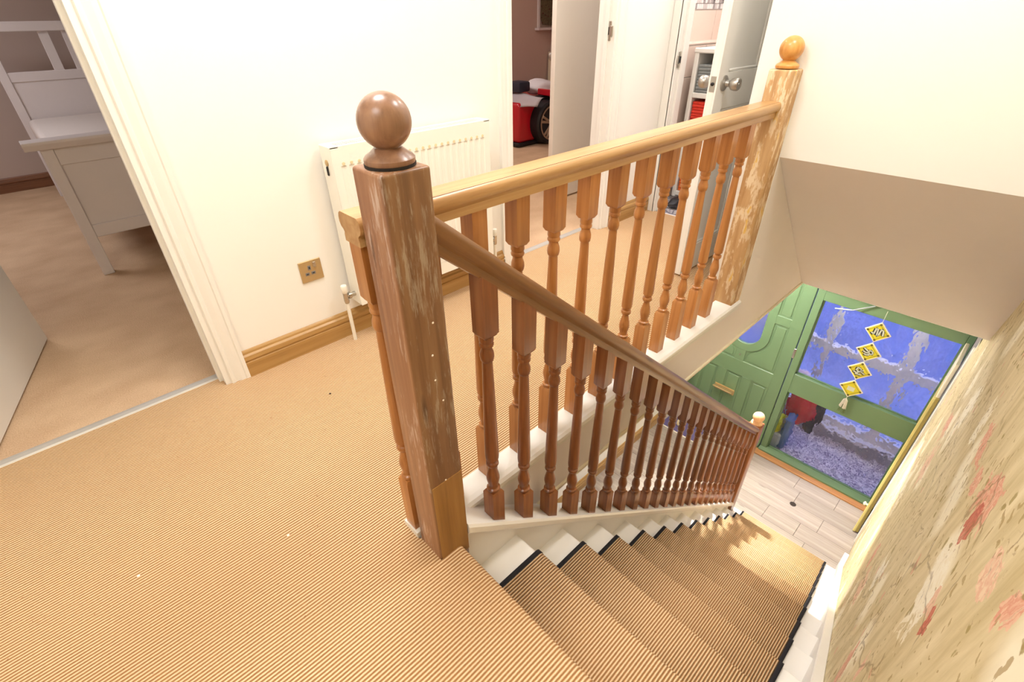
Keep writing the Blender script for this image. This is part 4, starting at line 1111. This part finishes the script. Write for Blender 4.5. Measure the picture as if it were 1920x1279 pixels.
# things piled on the car bed
b = bmesh.new(); nx, ny = 12, 10; vv = []
for i in range(nx + 1):
    row = []
    for j in range(ny + 1):
        u, v = i / nx, j / ny
        A_, B_, C_, D_ = Vector((3.30, 3.50, 0.37)), Vector((3.40, 2.93, 0.40)), Vector((3.53, 2.95, 0.47)), Vector((3.52, 3.50, 0.50))
        q = (A_ * (1 - u) + B_ * u) * (1 - v) + (D_ * (1 - u) + C_ * u) * v
        q.z += 0.035 * math.sin(PI * v) + 0.006 * math.sin(9 * u + 4 * v)
        row.append(b.verts.new(q))
    vv.append(row)
for i in range(nx):
    for j in range(ny): b.faces.new((vv[i][j], vv[i + 1][j], vv[i + 1][j + 1], vv[i][j + 1]))
bmesh.ops.solidify(b, geom=b.faces[:], thickness=0.004)
m = MB(); m.add(b)
tag(obj('paper_sheet', m, 'paper_white', smooth='all'), 'creased white sheet lying over the red bed near its wheel', 'sheet')
tag(obj('toy_case', MB().box(3.44, 3.60, 3.22, 3.40, 0.50, 0.595, 0.02, 2), 'navy_case', smooth=True), 'dark navy case on the red car bed', 'case')
tag(obj('storage_box', MB().box(3.40, 3.56, 3.52, 3.72, 0.425, 0.64, 0.01), 'purple_grey'), 'purple grey box on the red bed beside the door edge', 'box')
tag(obj('white_pillow', blob(MB(), (3.84, 3.32, 0.515), (0.19, 0.15, 0.075), 9), 'paper_white', smooth='all'), 'white pillow behind the dark case on the red bed', 'pillow')
w2 = sempty('window_2', (4.78, 4.2, 1.0))
struct('sill', MB().box(-0.12, 0.8, -0.07, 0.0, -0.005, 0.02, 0.004), 'bed_white', w2)
struct('frame', MB().box(-0.08, -0.04, -0.02, 0.0, 0.02, 1.0, 0.003), 'bed_white', w2)
struct('blind', MB().prism([(-0.045, 0.9), (-0.04, 0.12), (-0.01, 0.05), (0.4, 0.035), (0.4, 0.9)], 'Y', -0.03, -0.024), 'blind_pattern', w2)
cr = empty('radiator', (4.90, 4.2, 0.16))
obj('front_panel', MB().box(0, 0.04, -0.10, -0.09, 0, 0.6, 0.003), 'cream_paint', cr)
obj('side_panel', MB().box(-0.004, 0.0, -0.10, -0.02, 0, 0.6, 0.001), 'cream_paint', cr)
tag(cr, 'cream radiator edge low on the far room wall under the patterned blind', 'radiator')

# ---------------------------------------------------------------- bathroom unit with baskets
un = empty('basket_unit', (2.93, 0.93, 0.0))
UH = 0.975; UW = 0.34; UD = 0.34
ca = [('side_panel', MB().box(0, UD, UW / 2 - 0.03, UW / 2, 0.03, UH, 0.006)), ('side_panel', MB().box(0, UD, -UW / 2, -UW / 2 + 0.03, 0.03, UH, 0.006)), ('top_board', MB().box(-0.006, UD, -UW / 2 - 0.003, UW / 2 + 0.003, UH - 0.03, UH, 0.006)), ('back_board', MB().box(UD - 0.01, UD, -UW / 2 + 0.03, UW / 2 - 0.03, 0.05, UH - 0.03))]
for n_, mb_ in ca: obj(n_, mb_, 'white_gloss', un)
levels = [0.075, 0.29, 0.505, 0.72]
for z in levels: obj('shelf', MB().box(0, UD - 0.01, -UW / 2 + 0.03, UW / 2 - 0.03, z - 0.03, z, 0.003), 'white_gloss', un)
tag(un, 'white narrow unit holding four coloured baskets in the bathroom', 'storage unit')
for z, mt, lab in zip(levels, ('basket_orange', 'basket_yellow', 'basket_red', 'basket_grey'), ('orange woven basket in the lowest opening of the unit', 'yellow woven basket above the orange one in the unit', 'red woven basket in the unit below the grey one', 'grey woven basket in the top opening of the unit')):
    bk = MB()
    for j in range(9):
        o_ = 0.002 if j % 2 else 0.0
        bk.box(2.942 - o_, 3.24, 0.93 - 0.132, 0.93 + 0.132, z + 0.002 + j * 0.018, z + 0.002 + (j + 1) * 0.018 - 0.001, 0.004)
    tag(obj('basket', bk, mt), lab, 'basket', 'woven baskets in the bathroom unit')
sh = MB(); blob(sh, (2.81, 0.98, 0.037), (0.10, 0.045, 0.035), 2)
tag(obj('slipper', sh, 'black_shoe', smooth='all'), 'black slipper on the patterned bathroom floor', 'slipper')

# ---------------------------------------------------------------- hall bits seen through the balusters
mt = empty('door_mat', (3.62, 0.86, ZF))
obj('pile', MB().box(-0.14, 0.14, -0.20, 0.20, 0, 0.015, 0.004), 'mat_purple', mt)
obj('white_edge', MB().box(-0.155, -0.14, -0.20, 0.20, 0, 0.016, 0.002), 'white_plastic', mt)
tag(mt, 'small purple door mat with white edge by the front door', 'mat')
ds = empty('door_stop', (3.60, 0.905, ZF + 0.015))
obj('body', MB().lathe([(0.028, 0), (0.034, 0.01), (0.03, 0.05), (0.016, 0.085), (0.012, 0.10)], (0, 0, 0), 16), 'ornament_cream', ds, smooth=True)
obj('top', MB().lathe([(0.004, 0.10), (0.014, 0.104), (0.014, 0.116), (0.002, 0.12)], (0, 0, 0), 12), 'ornament_cream', ds, smooth=True)
tag(ds, 'cream bell shaped door stop standing on the purple mat', 'door stop')
